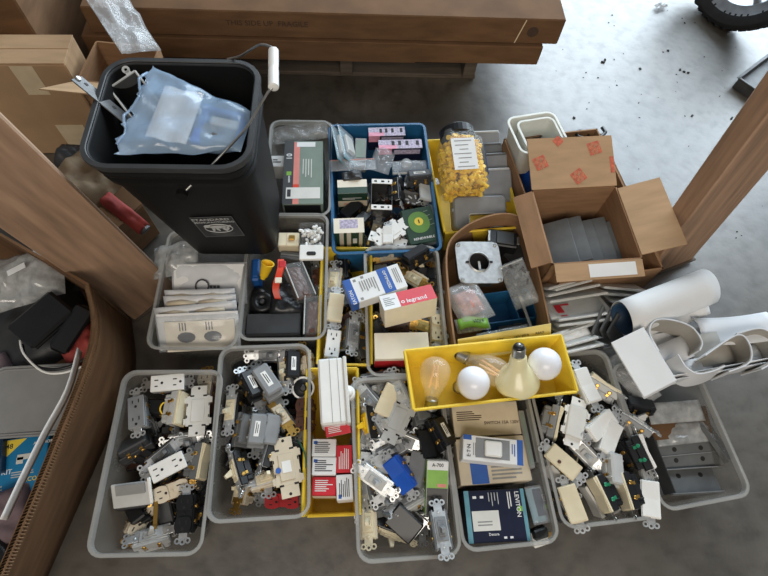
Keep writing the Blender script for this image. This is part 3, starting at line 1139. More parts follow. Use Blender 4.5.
def screws_mesh(m='brass'):
    def mk():
        mb = MB()
        for s in (-1, 1):
            for x in (-.014, .014):
                mb.lathe([(.0042, 0), (.0042, .002), (.003, .0028)], 8, Matrix.Translation((x, s * .0165, -.010)) @ Matrix.Rotation(R(-90 * s), 4, 'X'))
                mb.cbox(x, s * .0168, -.017, .009, .002, .006, .0005)
        return mb.mesh('terminal_screws', m)
    return cached(('scr', m), mk)


def slots_mesh():
    def mk():
        mb = MB()
        for s in (-1, 1):
            x0 = s * .0185
            mb.cbox(x0 - .003, .0062, .0061, .0078, .0022, .0008, .0001)
            mb.cbox(x0 - .003, -.0062, .0061, .0062, .0022, .0008, .0001)
            mb.lathe([(.0027, 0), (.0027, .0008)], 10, Matrix.Translation((x0 + .0082, 0, .0058)))
        return mb.mesh('slots', 'slot')
    return cached('slots', mk)


def face_deco(m):
    return cached(('fd', m), lambda: MB().cbox(0, 0, .0028, .067, .0335, .0066, .0012).mesh('face', m))


def face_duplex(m):
    def mk():
        mb = MB().cbox(0, 0, .001, .067, .030, .003, .001)
        for s in (-1, 1):
            pts = []
            for i in range(20):
                a = 2 * math.pi * i / 20
                x = max(-.0115, min(.0115, .0165 * math.cos(a)))
                pts.append((s * .0195 + x * 1.18, .0160 * math.sin(a)))
            lo = [(x, y, .002) for x, y in pts]
            hi = [(x, y, .0062) for x, y in pts]
            mb.loops([lo, hi], False, True)
        mb.lathe([(.003, 0), (.003, .001)], 8, Matrix.Translation((0, 0, .0025)))
        return mb.mesh('face', m)
    return cached(('fdx', m), mk)


def paddle_mesh(m):
    def mk():
        L, W = .033, .0155
        prof = [(-L, .0005), (-L, .0075), (-L + .002, .0085), (0, .0048), (L - .002, .0062), (L, .0052), (L, .0005)]
        vs = [(x, -W, z) for x, z in prof] + [(x, W, z) for x, z in prof]
        n = len(prof)
        fs = [tuple(range(n)), tuple(reversed(range(n, 2 * n)))] + [(i, i + n, (i + 1) % n + n, (i + 1) % n) for i in range(n)]
        return MB().add(vs, fs).mesh('paddle', m)
    return cached(('pad', m), mk)


def deco_frame(m):
    def mk():
        a, b = .0345, .0172
        lo = [rrect(2 * a, 2 * b, .002, 0, 2), rrect(2 * a, 2 * b, .002, .0036, 2), rrect(2 * a - .004, 2 * b - .004, .0015, .0036, 2), rrect(2 * a - .004, 2 * b - .004, .0015, 0, 2)]
        return MB().loops(lo + [lo[0]]).mesh('frame', m)
    return cached(('dfr', m), mk)


def toggle_parts(o, m):
    def fr():
        mb = MB().cbox(0, 0, .001, .042, .0215, .0032, .0008)
        mb.cbox(0, 0, .0035, .0255, .0125, .004, .0008)
        return mb.mesh('frame', m)
    fo_ = part('frame', cached(('tfr', m), fr), o)

    def lv():
        vs = [(-.0065, -.0042, 0), (.0065, -.0042, 0), (.0065, .0042, 0), (-.0065, .0042, 0), (-.0038, -.0034, .0165), (.0030, -.0034, .0165), (.0030, .0034, .0165), (-.0038, .0034, .0165)]
        return MB().add(vs, [(3, 2, 1, 0), (4, 5, 6, 7), (0, 1, 5, 4), (1, 2, 6, 5), (2, 3, 7, 6), (3, 0, 4, 7)]).mesh('toggle', m)
    part('toggle', cached(('tlv', m), lv), fo_, Matrix.Translation((.002, 0, .0045)) @ Matrix.Rotation(R(22), 4, 'Y'))


def sticker(o, m='white', x=0, y=0, z=-.0312, L=.03, W=.010):
    part('sticker', cached(('stk', m, L, W), lambda: MB().cbox(0, 0, 0, L, W, .0006, .0001).mesh('sticker', m)), o, Matrix.Translation((x, y, z)), label=m.replace('_', ' ') + ' sticker')
    part('small_print', cached(('stkp', L, W), lambda: MB().cbox(-L * .05, W * .15, 0, L * .7, W * .16, .0004, .0001).cbox(0, -W * .2, 0, L * .55, W * .14, .0004, .0001).mesh('small_print', 'ink')), o, Matrix.Translation((x, y, z - .0004)), stuff=True)


def plate_dimmer(o, m):
    """wide heat-sink plate with notched edges and break-off fins"""
    def mk():
        mb = MB()
        mb.cbox(0, 0, 0, .062, .046, .003, .0006)
        for s in (-1, 1):
            mb.cbox(s * .041, 0, .0002, .022, .032, .002, .0005)
            for t in (-1, 1):
                mb.cbox(s * .022, t * .0245, 0, .012, .006, .003, .0005)
        mb.cbox(0, 0, .0022, .046, .026, .002, .0006)
        return mb.mesh('plate', m)
    pl_ = part('plate', cached(('pld', m), mk), o)

    def hk():
        mb = MB()
        for s in (-1, 1):
            mb.lathe([(.0028, 0), (.0028, .0006)], 8, Matrix.Translation((s * .046, 0, .0008)))
            for t in (-1, 1):
                mb.cbox(s * .0305, t * .013, .0012, .0035, .008, .0008, .0001)
                mb.cbox(s * .012, t * .0215, .0014, .006, .002, .0006, .0001)
        return mb.mesh('notches', 'slot')
    part('notches', cached('pldh', hk), pl_, stuff=True)


def dev(kind, label, a, b, z, roll=0, face='white', body='grey_plastic', strap='steel', screws='brass', stick=None, group=None, cat=None, scale=1.0):
    z = z if isinstance(z, tuple) else (z, z)
    T, L = frame(a, b, z[0], z[1], roll)
    if scale != 1.0:
        T = T @ Matrix.Scale(scale, 4)
    nm = {'deco': 'outlet', 'duplex': 'outlet', 'toggle': 'light_switch', 'rocker': 'rocker_switch', 'dimmer': 'dimmer'}[kind]
    o = root(nm, label, cat or {'outlet': 'outlet', 'light_switch': 'switch', 'rocker_switch': 'switch', 'dimmer': 'dimmer'}[nm], T, group)
    if kind == 'deco':
        part('slots', slots_mesh(), part('face', face_deco(face), o), stuff=True)
    elif kind == 'duplex':
        part('slots', slots_mesh(), part('face', face_duplex(face), o), stuff=True)
    elif kind == 'toggle':
        toggle_parts(o, face)
    elif kind == 'rocker':
        part('paddle', paddle_mesh(face), o)
        part('frame', deco_frame(face), o)
    elif kind == 'dimmer':
        plate_dimmer(o, face)
    if kind != 'dimmer':
        part('strap', strap_mesh(strap), o)
    bo_ = part('body', body_mesh(body), o)
    if screws and kind != 'dimmer':
        part('terminal_screws', screws_mesh(screws), bo_, stuff=True)
    if stick:
        sticker(o, stick)
    return o


def filler(label, group, fl, fr, L, h, rows, cols, seed, kinds, zr=(.035, .06), u=(.12, .88), v=(.1, .9)):
    """the lower layer of a pile, seen only between the devices on top"""
    rnd = random.Random(seed)
    A, B = P(*fl, h), P(*fr, h)
    X = (B - A)
    Y = Vector((0, 0, 1)).cross(X.normalized()) * L
    for j in range(rows):
        for i in range(cols):
            uu = u[0] + (u[1] - u[0]) * (i + .5 + rnd.uniform(-.25, .25)) / cols
            vv = v[0] + (v[1] - v[0]) * (j + .5 + rnd.uniform(-.25, .25)) / rows
            c = A + X * uu + Y * vv
            k, face, body, strap = rnd.choice(kinds)
            nm = {'deco': 'outlet', 'duplex': 'outlet', 'toggle': 'light_switch', 'rocker': 'rocker_switch'}[k]
            T = Matrix.Translation((c.x, c.y, rnd.uniform(*zr))) @ Matrix.Rotation(rnd.uniform(0, 6.28), 4, 'Z') @ Matrix.Rotation(R(rnd.uniform(-14, 14)), 4, 'Y') @ Matrix.Rotation(R(rnd.choice((0, 20, -30, 90, -90, 150, 180))), 4, 'X')
            o = root(nm, label, 'outlet' if nm == 'outlet' else 'switch', T, group)
            if k == 'deco':
                part('face', face_deco(face), o)
            elif k == 'duplex':
                part('face', face_duplex(face), o)
            elif k == 'rocker':
                part('paddle', paddle_mesh(face), o)
            else:
                toggle_parts(o, face)
            part('strap', strap_mesh(strap), o)
            part('body', body_mesh(body), o)
            part('terminal_screws', screws_mesh('brass'), o, stuff=True)


DARK = [('toggle', 'ivory', 'black_plastic', 'steel'), ('duplex', 'brown_plastic', 'charcoal', 'steel'), ('toggle', 'grey_plastic', 'midgrey', 'galvanised'), ('rocker', 'dull_white', 'black_plastic', 'dark_steel'), ('duplex', 'black_plastic', 'black_plastic', 'steel'), ('toggle', 'beige', 'charcoal', 'galvanised')]
STEELY = [('toggle', 'grey_plastic', 'midgrey', 'galvanised'), ('toggle', 'midgrey', 'black_plastic', 'steel'), ('toggle', 'lightgrey', 'charcoal', 'galvanised'), ('rocker', 'black_plastic', 'black_plastic', 'steel')]
WHITES = [('rocker', 'white', 'black_plastic', 'dark_steel'), ('toggle', 'dull_white', 'black_plastic', 'steel'), ('rocker', 'dull_white', 'charcoal', 'steel')]

# ------------------------------------------------------------------ tub of duplex outlets
filler('outlet or switch half buried deep in the tub of duplex outlets', 'buried devices, outlet tub', (83.4, 558.5), (201.7, 556), .345, .125, 5, 3, 11, DARK, (.03, .05), v=(.16, .92))
dev('deco', 'white square-faced outlet lying across the far end of its tub', (150.5, 384.5), (185.5, 381.5), .112, 6, 'white', 'grey_plastic')
dev('deco', 'mid-grey square-faced outlet along the tub side, bright ears at its end', (136.6, 395), (137.8, 430), (.098, .104), 6, 'grey_plastic', 'grey_plastic', 'galvanised')
dev('rocker', 'ivory rocker switch turned on edge beside the white notched plate', (183, 393), (177.5, 425), .100, -72, 'ivory', 'lightgrey', 'steel')
solo('yellow_wire', MB().tube(catmull([P(166, 402, .10), P(162, 404, .112), P(160, 410, .108), P(164, 416, .10)], 4), .0016, 6).mesh('yellow_wire', 'yellow_nut', True), 'short yellow wire curling beside the on-edge ivory rocker switch', 'wire')
dev('dimmer', 'white notched dimmer plate against the tub side', (199, 394.5), (197, 427), .098, -4, 'dull_white', 'midgrey')
dev('duplex', 'small ivory outlet end poking up in the far tub corner', (206, 376), (203, 399), (.07, .085), 10, 'beige', 'brown_plastic', 'brass')
dev('toggle', 'bluish grey toggle switch lying across the middle of the outlet tub', (164, 444), (208, 438), .083, 30, 'grey_plastic', 'midgrey', 'galvanised')
dev('duplex', 'dark smoke-coloured outlet lying on its face below the grey outlet', (118, 462), (158, 440), .068, 150, 'charcoal', 'charcoal', 'dark_steel')
dev('duplex', 'black outlet with silver ears half under the slanted white outlet', (128, 452), (160, 470), .060, 120, 'black_plastic', 'black_plastic', 'galvanised')
dev('toggle', 'grey switch strap with bright ears above the slanted white outlet', (155, 462), (172, 448), .088, 10, 'midgrey', 'charcoal', 'galvanised')
dev('deco', 'white T-slot outlet lying slantwise in the middle of its tub', (150.5, 476), (185.5, 458), .102, 8, 'white', 'charcoal', 'steel')
dev('duplex', 'brown outlet with a cream face under the slanted white outlet', (154, 497), (190, 484), .080, 18, 'beige', 'brown_plastic', 'brass')
dev('duplex', 'black outlet standing lengthwise by the near tub corner', (186.5, 494), (183, 534), .094, 5, 'black_plastic', 'black_plastic', 'galvanised')
dev('toggle', 'pale grey toggle switch lying across the near end of the outlet tub', (130, 540), (172, 529), .072, -30, 'lightgrey', 'lightgrey', 'galvanised')
dev('rocker', 'ivory rocker on edge with a yellow sticker, against the tub wall', (206, 446), (200, 478), .088, -78, 'ivory', 'midgrey', 'steel', stick='yellow_print')
dev('duplex', 'small beige outlet at the near end beside the black outlet', (136, 529), (148, 508), .055, 35, 'beige', 'beige', 'brass')
T, L = frame((112, 497), (152, 492), .094, .098, 28)
o = root('ground_fault_outlet', 'wide grey device with white edge and black body, lying tilted', 'outlet', T)
part('plate', MB().cbox(0, 0, 0, .074, .046, .005, .0015).mesh('plate', 'lightgrey'), o)
part('edge_band', MB().cbox(.035, .004, .001, .006, .05, .007, .0015).mesh('edge_band', 'white'), o)
part('body', MB().cbox(-.006, -.012, -.02, .062, .04, .034, .004).mesh('body', 'black_plastic'), o)
part('clear_cover', MB().cbox(0, .012, .005, .055, .02, .004, .001).mesh('clear_cover', 'lid_grey'), o)
part('test_button', MB().cbox(-.018, -.018, -.002, .012, .007, .005, .001).mesh('test_button', 'white'), o)
solo('brass_strip', MB().cbox(0, 0, 0, .05, .008, .0025, .0006).cbox(.022, 0, .003, .006, .008, .006, .0006).mesh('brass_strip', 'brass'), 'narrow yellow brass strip upright among the near outlets', 'metal strip', frame((156, 503), (155, 527), .082)[0])

# ------------------------------------------------------------------ tub of toggle switches
filler('switch half buried deep in the tub of toggle switches', 'buried devices, toggle tub', (204, 524.5), (310.5, 518), .345, .125, 6, 3, 23, DARK, (.03, .055), v=(.18, .95))
dev('toggle', 'bare metal switch strap lying across the far end of the toggle tub', (249, 356), (288, 354), .095, 24, 'grey_plastic', 'midgrey', 'galvanised')
dev('toggle', 'ivory toggle switch standing with its lever towards the far end', (283.5, 354), (285.5, 388), .105, 18, 'ivory', 'midgrey', 'galvanised')
dev('toggle', 'black switch with a small white sticker beside the ivory lever', (292, 352), (291, 384), .090, 165, 'ivory', 'black_plastic', 'steel', stick='white')
dev('toggle', 'amber-coloured old switch in the far corner of the toggle tub', (301, 352), (304, 380), (.100, .09), 25, 'beige', 'ivory', 'brass')
dev('toggle', 'big grey switch lying face down with a white sticker on its back', (258, 371), (277, 399), .100, 172, 'grey_plastic', 'grey_plastic', 'steel', stick='white', scale=1.15)
dev('toggle', 'black switch on edge showing a long white sticker', (243, 375), (257, 402), .102, 158, 'ivory', 'black_plastic', 'galvanised', stick='white')
T, L = frame((294, 390), (312, 386), .100, .100, 20)
o = root('round_switch', 'round black switch with a white edge at the tub side', 'switch', T)
part('body', MB().lathe([(.018, -.03), (.021, -.026), (.021, -.006), (.018, 0)], 18).mesh('body', 'black_plastic', True), o)
part('white_edge', MB().ring(0, 0, -.004, .024, .020, .003, 20).mesh('white_edge', 'white'), o)
part('knob', MB().lathe([(.008, 0), (.008, .006), (.005, .008)], 12).mesh('knob', 'black_plastic'), o)
dev('duplex', 'dark red-brown outlet lying along the tub side near the white cover', (304, 398), (302, 432), .094, 20, 'brown_plastic', 'brown_plastic', 'steel')
dev('toggle', 'cream switch with screws, lying slantwise below the sticker switch', (272, 401), (290, 428), .102, -14, 'beige', 'charcoal', 'brass')
dev('toggle', 'ivory toggle switch hugging the tub wall nearest the duplex outlets', (232.5, 388), (227.5, 432), .104, 22, 'ivory', 'black_plastic', 'galvanised')
dev('toggle', 'grey switch lying face down in the middle with a sticker on its back', (261, 416), (256, 448), .100, 176, 'grey_plastic', 'grey_plastic', 'steel', stick='white')
dev('toggle', 'plain grey switch body on edge beside the centre sticker switch', (243, 416), (238, 446), .088, 140, 'grey_plastic', 'midgrey', 'steel')
dev('rocker', 'smoky grey rocker lying face down next to the beige plate dimmer', (274, 418), (268, 446), .090, 170, 'midgrey', 'grey_plastic', 'galvanised')
dev('toggle', 'grey metal strap with rings lying between the body and the beige plate', (269, 433), (260, 464), .102, 60, 'midgrey', 'charcoal', 'galvanised')
bd = dev('dimmer', 'beige notched dimmer plate with a blue dot and white sticker', (282.5, 440), (291, 495), .110, -4, 'beige', 'brown_plastic', scale=1.1)
part('blue_sticker', MB().lathe([(.005, 0), (.005, .0008)], 14, Matrix.Translation((.004, -.015, .0032))).mesh('blue_sticker', 'blue_print'), bd, label='round blue sticker')
part('paper_label', MB().cbox(0, 0, .0036, .020, .016, .0006, .0002).mesh('paper_label', 'white'), bd)
dev('toggle', 'black switch on edge with a white label and shiny strap, by the tub wall', (228.5, 450), (240, 492), .098, 62, 'ivory', 'black_plastic', 'galvanised', stick='white')
dev('toggle', 'ivory lever switch with cream body in the near half of the toggle tub', (243, 474), (238, 498), .070, 30, 'ivory', 'beige', 'brass')
dev('duplex', 'red and black outlet at the near end under the beige plate', (268, 500), (296, 500), .062, 40, 'red', 'black_plastic', 'steel')
dev('toggle', 'black switch with a bright ring terminal left of the beige plate', (266, 455), (268, 486), .082, -20, 'black_plastic', 'black_plastic', 'galvanised')
dev('toggle', 'small cream switch with bright ears jutting by the beige plate', (257, 480), (276, 474), .092, -12, 'ivory', 'beige', 'galvanised')
solo('green_wire', MB().tube(catmull([P(297, 440, .09), P(303, 449, .105), P(306, 462, .105), P(303, 476, .09), P(298, 484, .07)], 4), .0016, 6).mesh('green_wire', 'green_wire', True), 'green wire looping down beside the beige dimmer plate', 'wire')

# ------------------------------------------------------------------ yellow bin with small cartons
o, d = box('switch_cover', 'stack of large white plastic covers standing on edge between the tubs', 'cover', (330, 358), (334, 424), (.155, .150), .052, .07, 'white', c=.004)
part('cover_lip', MB().cbox(0, .029, -.036, d[0] * 1.02, .008, .078, .002).mesh('cover_lip', 'dull_white'), o)
for y in (.014, -.002):
    part('seam', MB().cbox(0, y, .0003, d[0] * .98, .001, .0008, .0002).mesh('seam', 'grey_ink'), o)
T, L = frame((342, 393), (353, 392), .135, .135)
o = root('white_knob_cover', 'white round-ended plastic knob beside the big white covers', 'knob', T)
part('body', MB().lathe([(.016, -.04), (.016, -.003), (.013, 0)], 18).mesh('body', 'white', True), o)
part('cap', MB().lathe([(.011, 0), (.011, .008), (.008, .011)], 16).mesh('cap', 'white', True), o)
SM = [('small red carton topmost, tilted against the white covers', (325, 430), (350, 425), .125, .030, .05, 'red_print', 'paper', 12),
      ('small white carton, upper of two white ones stacked along the bin', (312, 447.5), (336, 447.5), .105, .034, .06, 'paper', 'ink', 0),
      ('small white carton, lower of two white ones stacked along the bin', (312, 466), (336, 466), .105, .034, .06, 'paper', 'ink', 0),
      ('small red carton at the near corner of the yellow bin', (312, 486), (336, 486), .098, .034, .06, 'red_print', 'paper', 0),
      ('small red carton standing on end in the middle of its row', (344, 472.5), (344, 445), .098, .032, .06, 'red_print', 'paper', 0),
      ('small white carton at the near end beside a red one', (345, 500), (344, 474.5), .102, .032, .06, 'paper', 'ink', 0)]
for (lb, a, b, z, w, h, m, ink, roll) in SM:
    o, d = box('small_carton', lb, 'box', a, b, z, w, h, m, roll=roll, group='small cartons in the yellow bin')
    lines(o, d, 'top', .12, .18, .88, .85, 6, ink, seed=int(a[1]))
    if m == 'paper':
        decal(o, d, 'top', .06, .70, .22, .88, 'blue_print', 'printed_mark')
    decal(o, d, 'front', .0, .0, 1, .75, 'cream' if m == 'red_print' else 'paper', 'plain_side')

# ------------------------------------------------------------------ yellow bin of ivory outlets
filler('dark device half buried in the narrow yellow outlet bin', 'buried devices, narrow yellow bin', (322, 364), (367, 364), .29, .10, 4, 1, 31, DARK, (.03, .045), u=(.2, .8))
dev('deco', 'white outlet with T slots lying lengthwise behind the white covers', (334.5, 330), (331, 358), .105, -6, 'white', 'ivory', 'galvanised', scale=.92)
dev('rocker', 'white rocker switch just beyond the T-slot outlet', (337, 294), (333.5, 322), .108, -6, 'ivory', 'lightgrey', 'galvanised')
dev('toggle', 'ivory switch at the far end of the narrow yellow bin', (335, 270), (332, 290), .095, 10, 'ivory', 'beige', 'galvanised')
dev('toggle', 'black switch under the blue carton, at the far yellow bin end', (340, 256), (341, 276), .085, 20, 'black_plastic', 'black_plastic', 'dark_steel')
dev('toggle', 'grey metal toggle standing beside the T-slot outlet', (355, 317), (352, 350), .100, -25, 'grey_plastic', 'midgrey', 'galvanised')
dev('toggle', 'dull grey switch lying low at the near end of the narrow yellow bin', (352, 334), (358, 358), .072, 60, 'midgrey', 'charcoal', 'steel')

# ------------------------------------------------------------------ tub with blue and red cartons
filler('old device half buried in the tub under the blue and red cartons', 'buried devices, carton tub', (366.5, 377), (451, 375), .32, .125, 5, 2, 41, DARK + [('duplex', 'ivory', 'beige', 'brass')], (.045, .065))
dev('duplex', 'ivory outlet upright along the tub wall by the red carton', (437.5, 314), (438, 342), .098, -4, 'ivory', 'beige', 'galvanised', scale=.95)
dev('duplex', 'ivory outlet end below the upright one, mostly covered', (440, 346), (436, 366), (.09, .075), 8, 'ivory', 'beige', 'galvanised')
dev('toggle', 'black and brass switch tilted in the far corner of the carton tub', (408, 268), (428, 256), .108, 150, 'ivory', 'black_plastic', 'brass', scale=1.05)
dev('toggle', 'ivory switch end sticking out beyond the blue carton', (402, 271), (424, 284), .103, 24, 'ivory', 'beige', 'brass')
dev('duplex', 'black outlet against the wall above the upright ivory outlet', (433, 266), (436, 296), .088, 10, 'black_plastic', 'black_plastic', 'brass')
dev('toggle', 'brass-eared switch along the far wall of the carton tub', (376, 258), (400, 254), .088, 30, 'beige', 'brown_plastic', 'brass')
dev('duplex', 'brown outlet peeping out between the red and cream cartons', (380, 322), (410, 326), .080, 35, 'brown_plastic', 'brown_plastic', 'brass')
dev('toggle', 'yellowed switch strap sticking out beside the cream carton', (412, 322), (436, 330), .082, 30, 'notice', 'charcoal', 'brass')

o, d = box('blue_white_carton', 'white carton with blue bands lying askew on the narrow bin', 'box', (347, 293), (402.5, 274.5), .158, .062, .034, 'paper')
decal(o, d, 'top', 0, 0, .13, 1, 'blue_print', 'blue_band')
decal(o, d, 'top', .60, 0, .80, 1, 'blue_print', 'blue_band')
write(o, d, 'top', 'EATON', .065, .26, .0105, 'paper', 90)
write(o, d, 'top', 'OPTIMIZED', .715, .5, .0095, 'paper', -90)
lines(o, d, 'top', .24, .15, .54, .78, 7, 'grey_ink', 'v', seed=4)
lines(o, d, 'top', .85, .15, .95, .85, 3, 'grey_ink', 'v', seed=5)
for u, v in ((.19, .86), (.33, .9), (.2, .1)):
    decal(o, d, 'top', u - .025, v - .05, u + .025, v + .05, 'grey_ink', 'printed_mark')
decal(o, d, 'left', 0, 0, 1, 1, 'blue_print', 'blue_end')
decal(o, d, 'front', 0, 0, .13, 1, 'blue_print', 'blue_band')

o, d = box('red_carton', 'red and cream switch carton leaning on the blue-banded one', 'box', (381.5, 303.5), (434, 291), (.172, .172), .042, .06, 'cream', roll=-16)
decal(o, d, 'top', .32, 0, 1, 1, 'red_print', 'red_panel')
decal(o, d, 'top', 0, 0, .32, 1, 'paper', 'white_panel')
write(o, d, 'top', 'legrand', .64, .27, .0155, 'paper', 0)
T_, fl_, fw_ = face_matrix('top', *d)
part('printed_mark', MB().ring(0, 0, 0, .0042, .0022, .0004, 8).mesh('printed_mark', 'paper'), o, T_ @ Matrix.Translation((-.12 * d[0] + .0, -.23 * d[1], .0004)))
lines(o, d, 'top', .05, .2, .28, .8, 5, 'grey_ink', seed=9)

o, d = box('cream_carton', 'plain cream carton with a red lower side at the near tub end', 'box', (374.5, 346), (429, 345), .135, .060, .055, 'cream')
decal(o, d, 'front', 0, 0, 1, .8, 'red', 'red_side')

# ------------------------------------------------------------------ tub of loose metal switches
filler('grey metal switch half buried deep in the loose switch tub', 'buried devices, metal switch tub', (357, 565), (463, 557), .345, .125, 7, 3, 53, STEELY + DARK[:1], (.03, .065), v=(.14, .96))
dev('dimmer', 'pale grey notched dimmer plate lying on the jumble of switches', (404, 406), (392, 432), .115, 6, 'lightgrey', 'charcoal')
dev('rocker', 'white rocker switch lying slantwise above the pale notched plate', (393, 388), (382, 413), .112, -10, 'ivory', 'black_plastic', 'galvanised')
dev('toggle', 'metal switch with three bright ears by the yellow tray corner', (393, 378), (405, 404), .116, 14, 'lightgrey', 'grey_plastic', 'galvanised')
dev('toggle', 'grey metal switch in the far tub corner, lever to the wall', (360, 388), (380, 412), .106, 28, 'grey_plastic', 'midgrey', 'galvanised')
dev('toggle', 'bright strap lying crosswise in the far corner of the loose switch tub', (358, 400), (386, 386), .094, -15, 'lightgrey', 'grey_plastic', 'galvanised')
dev('toggle', 'black switch on edge with yellow fitting and white sticker by the tub wall', (362, 404), (368, 444), .098, 64, 'yellow_nut', 'black_plastic', 'galvanised', stick='white')
dev('toggle', 'grey metal strap lying below the white rocker switch', (375, 412), (388, 432), .104, -20, 'lightgrey', 'midgrey', 'galvanised')
dev('toggle', 'grey switch crosswise under the pale plate, ears raised', (378, 446), (412, 436), .100, 18, 'lightgrey', 'midgrey', 'galvanised')
dev('toggle', 'silver switch lying in the ear jumble below the pale plate', (394, 455), (412, 432), .094, -30, 'grey_plastic', 'charcoal', 'galvanised')
dev('toggle', 'grey switch strap reaching into the middle of the loose switch tub', (372, 442), (396, 458), .090, 42, 'midgrey', 'midgrey', 'galvanised')
dev('toggle', 'black switch with a red and white label near the dimmer cartons', (428, 419), (446, 453), .106, 150, 'grey_plastic', 'black_plastic', 'galvanised', stick='white')
dev('toggle', 'black switch back showing ears beside the labelled black switch', (420, 432), (426, 462), .086, 165, 'grey_plastic', 'black_plastic', 'galvanised')
dev('rocker', 'black rocker switch lying low by the tray corner', (420, 398), (440, 408), .080, 20, 'black_plastic', 'black_plastic', 'dark_steel')
dev('dimmer', 'long pale metal yoke lying crosswise behind the blue switch', (364, 460), (408, 464), .100, -8, 'lightgrey', 'midgrey')
dev('toggle', 'bluish silver switch with bright frame beside the blue switch', (361, 470), (390, 491), .108, 22, 'lightgrey', 'galvanised', 'galvanised')
dev('rocker', 'bright blue switch lying on its side with a white sticker', (391, 462), (408, 488), .114, 32, 'blue_bright', 'blue_bright', 'galvanised', stick='white')
dev('rocker', 'smooth grey dimmer body beside the green carton', (420, 455), (413, 484), .104, 25, 'grey_plastic', 'grey_plastic', 'steel')
dev('toggle', 'cream toggle switch upright at the near tub wall', (367.5, 503), (368.5, 537), .086, 8, 'ivory', 'beige', 'ivory')
dev('toggle', 'black switch lying on its back edge at the near end, pale strap across', (375, 529), (407, 541), .066, 70, 'ivory', 'black_plastic', 'ivory')
dev('toggle', 'dark switch end with bright ring ears above the cream toggle', (372, 514), (394, 508), .082, 40, 'midgrey', 'black_plastic', 'galvanised')
T, L = frame((391, 512), (417, 536), .094, .088, 20)
o = root('black_dimmer', 'square black dimmer body with a metal flange near the green carton', 'dimmer', T)
part('body', MB().cbox(0, 0, -.012, .062, .048, .030, .003).mesh('body', 'black_plastic'), o)
part('flange', MB().cbox(0, -.001, -.028, .074, .056, .002, .0006).mesh('flange', 'galvanised'), o)
part('ear', MB().ring(-.04, .02, -.028, .0058, .0027, .002).ring(-.04, -.012, -.028, .0058, .0027, .002).mesh('ear', 'galvanised'), o, stuff=True)
for i, (a, b, z, r, lb) in enumerate((((384, 496), (404, 484), .094, 12, 'grey metal switch crosswise above the black dimmer body'),
                                      ((398, 506), (418, 494), .092, -25, 'grey metal switch slanting towards the green carton'),
                                      ((378, 488), (398, 506), .086, 40, 'grey metal switch under the bluish silver one'))):
    dev('toggle', lb, a, b, z, r, 'grey_plastic', 'lightgrey', 'galvanised')
dev('toggle', 'grey toggle switch hanging over the near rim of its tub', (436, 499), (447, 561), (.128, .150), -4, 'grey_plastic', 'midgrey', 'galvanised')
o, d = box('green_carton', 'green, white and black switch carton sloping in the loose switch tub', 'box', (438, 461), (436.5, 516), (.135, .105), .042, .055, 'paper')
decal(o, d, 'top', .17, .02, .50, .98, 'lime', 'green_panel')
decal(o, d, 'top', .50, .02, 1, .98, 'black_plastic', 'black_panel')
write(o, d, 'top', 'A-700', .08, .5, .009, 'ink', 90)
decal(o, d, 'front', 0, 0, 1, 1, 'lime', 'green_side')
decal(o, d, 'top', .42, .5, .48, .9, 'salmon', 'printed_mark', lift=.0004)
for i, (a, b, z, r, lb) in enumerate((((366, 382), (388, 378), .098, 20, 'bright metal switch end at the far rim of the loose switch tub'),
                                      ((372, 420), (362, 450), .088, -40, 'bright metal switch lying near the tub wall below the yellow fitting'),
                                      ((392, 436), (416, 446), .106, 24, 'bright metal switch with raised rings just below the pale notched plate'),
                                      ((404, 444), (384, 456), .104, -10, 'bright metal switch crossing the ring-eared one'),
                                      ((410, 478), (424, 500), .092, 30, 'bright metal switch between the blue one and the green carton'),
                                      ((412, 396), (420, 424), .092, 160, 'bright metal switch lying face down beside the tray corner'),
                                      ((358, 468), (364, 500), .090, 40, 'bright metal switch hugging the tub wall above the cream toggle'))):
    dev('toggle', lb, a, b, z, r, 'grey_plastic', 'midgrey', 'galvanised')

# ------------------------------------------------------------------ tub of boxed dimmers
o, d = box('dimmer_carton', 'worn beige carton under the yellow tray, printed along its side', 'box', (453, 420), (519, 417), .113, .068, .06, 'beige')
lines(o, d, 'top', .06, .45, .5, .75, 5, 'faint_ink', seed=12)
write(o, d, 'top', 'SWITCH 15A 120V', .72, .36, .009, 'faint_ink')
o, d = box('dimmer_carton', 'beige carton with a blue panel under the windowed dimmer box', 'box', (458, 462), (528, 457), .112, .088, .06, 'beige')
decal(o, d, 'top', .16, 0, .40, .45, 'blue_print', 'blue_panel')
lines(o, d, 'top', .45, .05, .95, .38, 4, 'grey_ink', seed=13)
o, d = box('windowed_box', 'white dimmer box with a window showing its paddle, blue ends', 'box', (463, 446.5), (523, 453), .150, .048, .036, 'paper')
decal(o, d, 'top', .21, .14, .78, .92, 'grey_plastic', 'window')
part('dimmer_paddle', MB().cbox(0, .001, .0035, .034, .030, .006, .003).mesh('dimmer_paddle', 'white'), o)
decal(o, d, 'top', .90, 0, 1, 1, 'blue_print', 'blue_end')
decal(o, d, 'top', .0, .80, .14, 1, 'blue_print', 'blue_end')
write(o, d, 'top', 'E·T·N', .10, .38, .010, 'ink', 90)
lines(o, d, 'top', .16, .2, .22, .7, 2, 'grey_ink', 'v', seed=2)
lines(o, d, 'top', .80, .2, .88, .8, 2, 'blue_print', 'v', seed=3)
o, d = box('navy_carton', 'navy blue smart dimmer carton with a white label at the near end', 'box', (466, 517), (527, 514), .112, .092, .07, 'navy')
decal(o, d, 'top', 0, .0, .08, 1, 'teal', 'teal_edge')
decal(o, d, 'top', .94, .0, 1, 1, 'teal', 'teal_edge')
decal(o, d, 'top', .10, .22, .54, .60, 'dull_white', 'white_label', lift=.0004)
lines(o, d, 'top', .18, .3, .44, .42, 2, 'grey_ink', seed=6)
write(o, d, 'top', 'LEVITON', .87, .70, .0115, 'paper', -90)
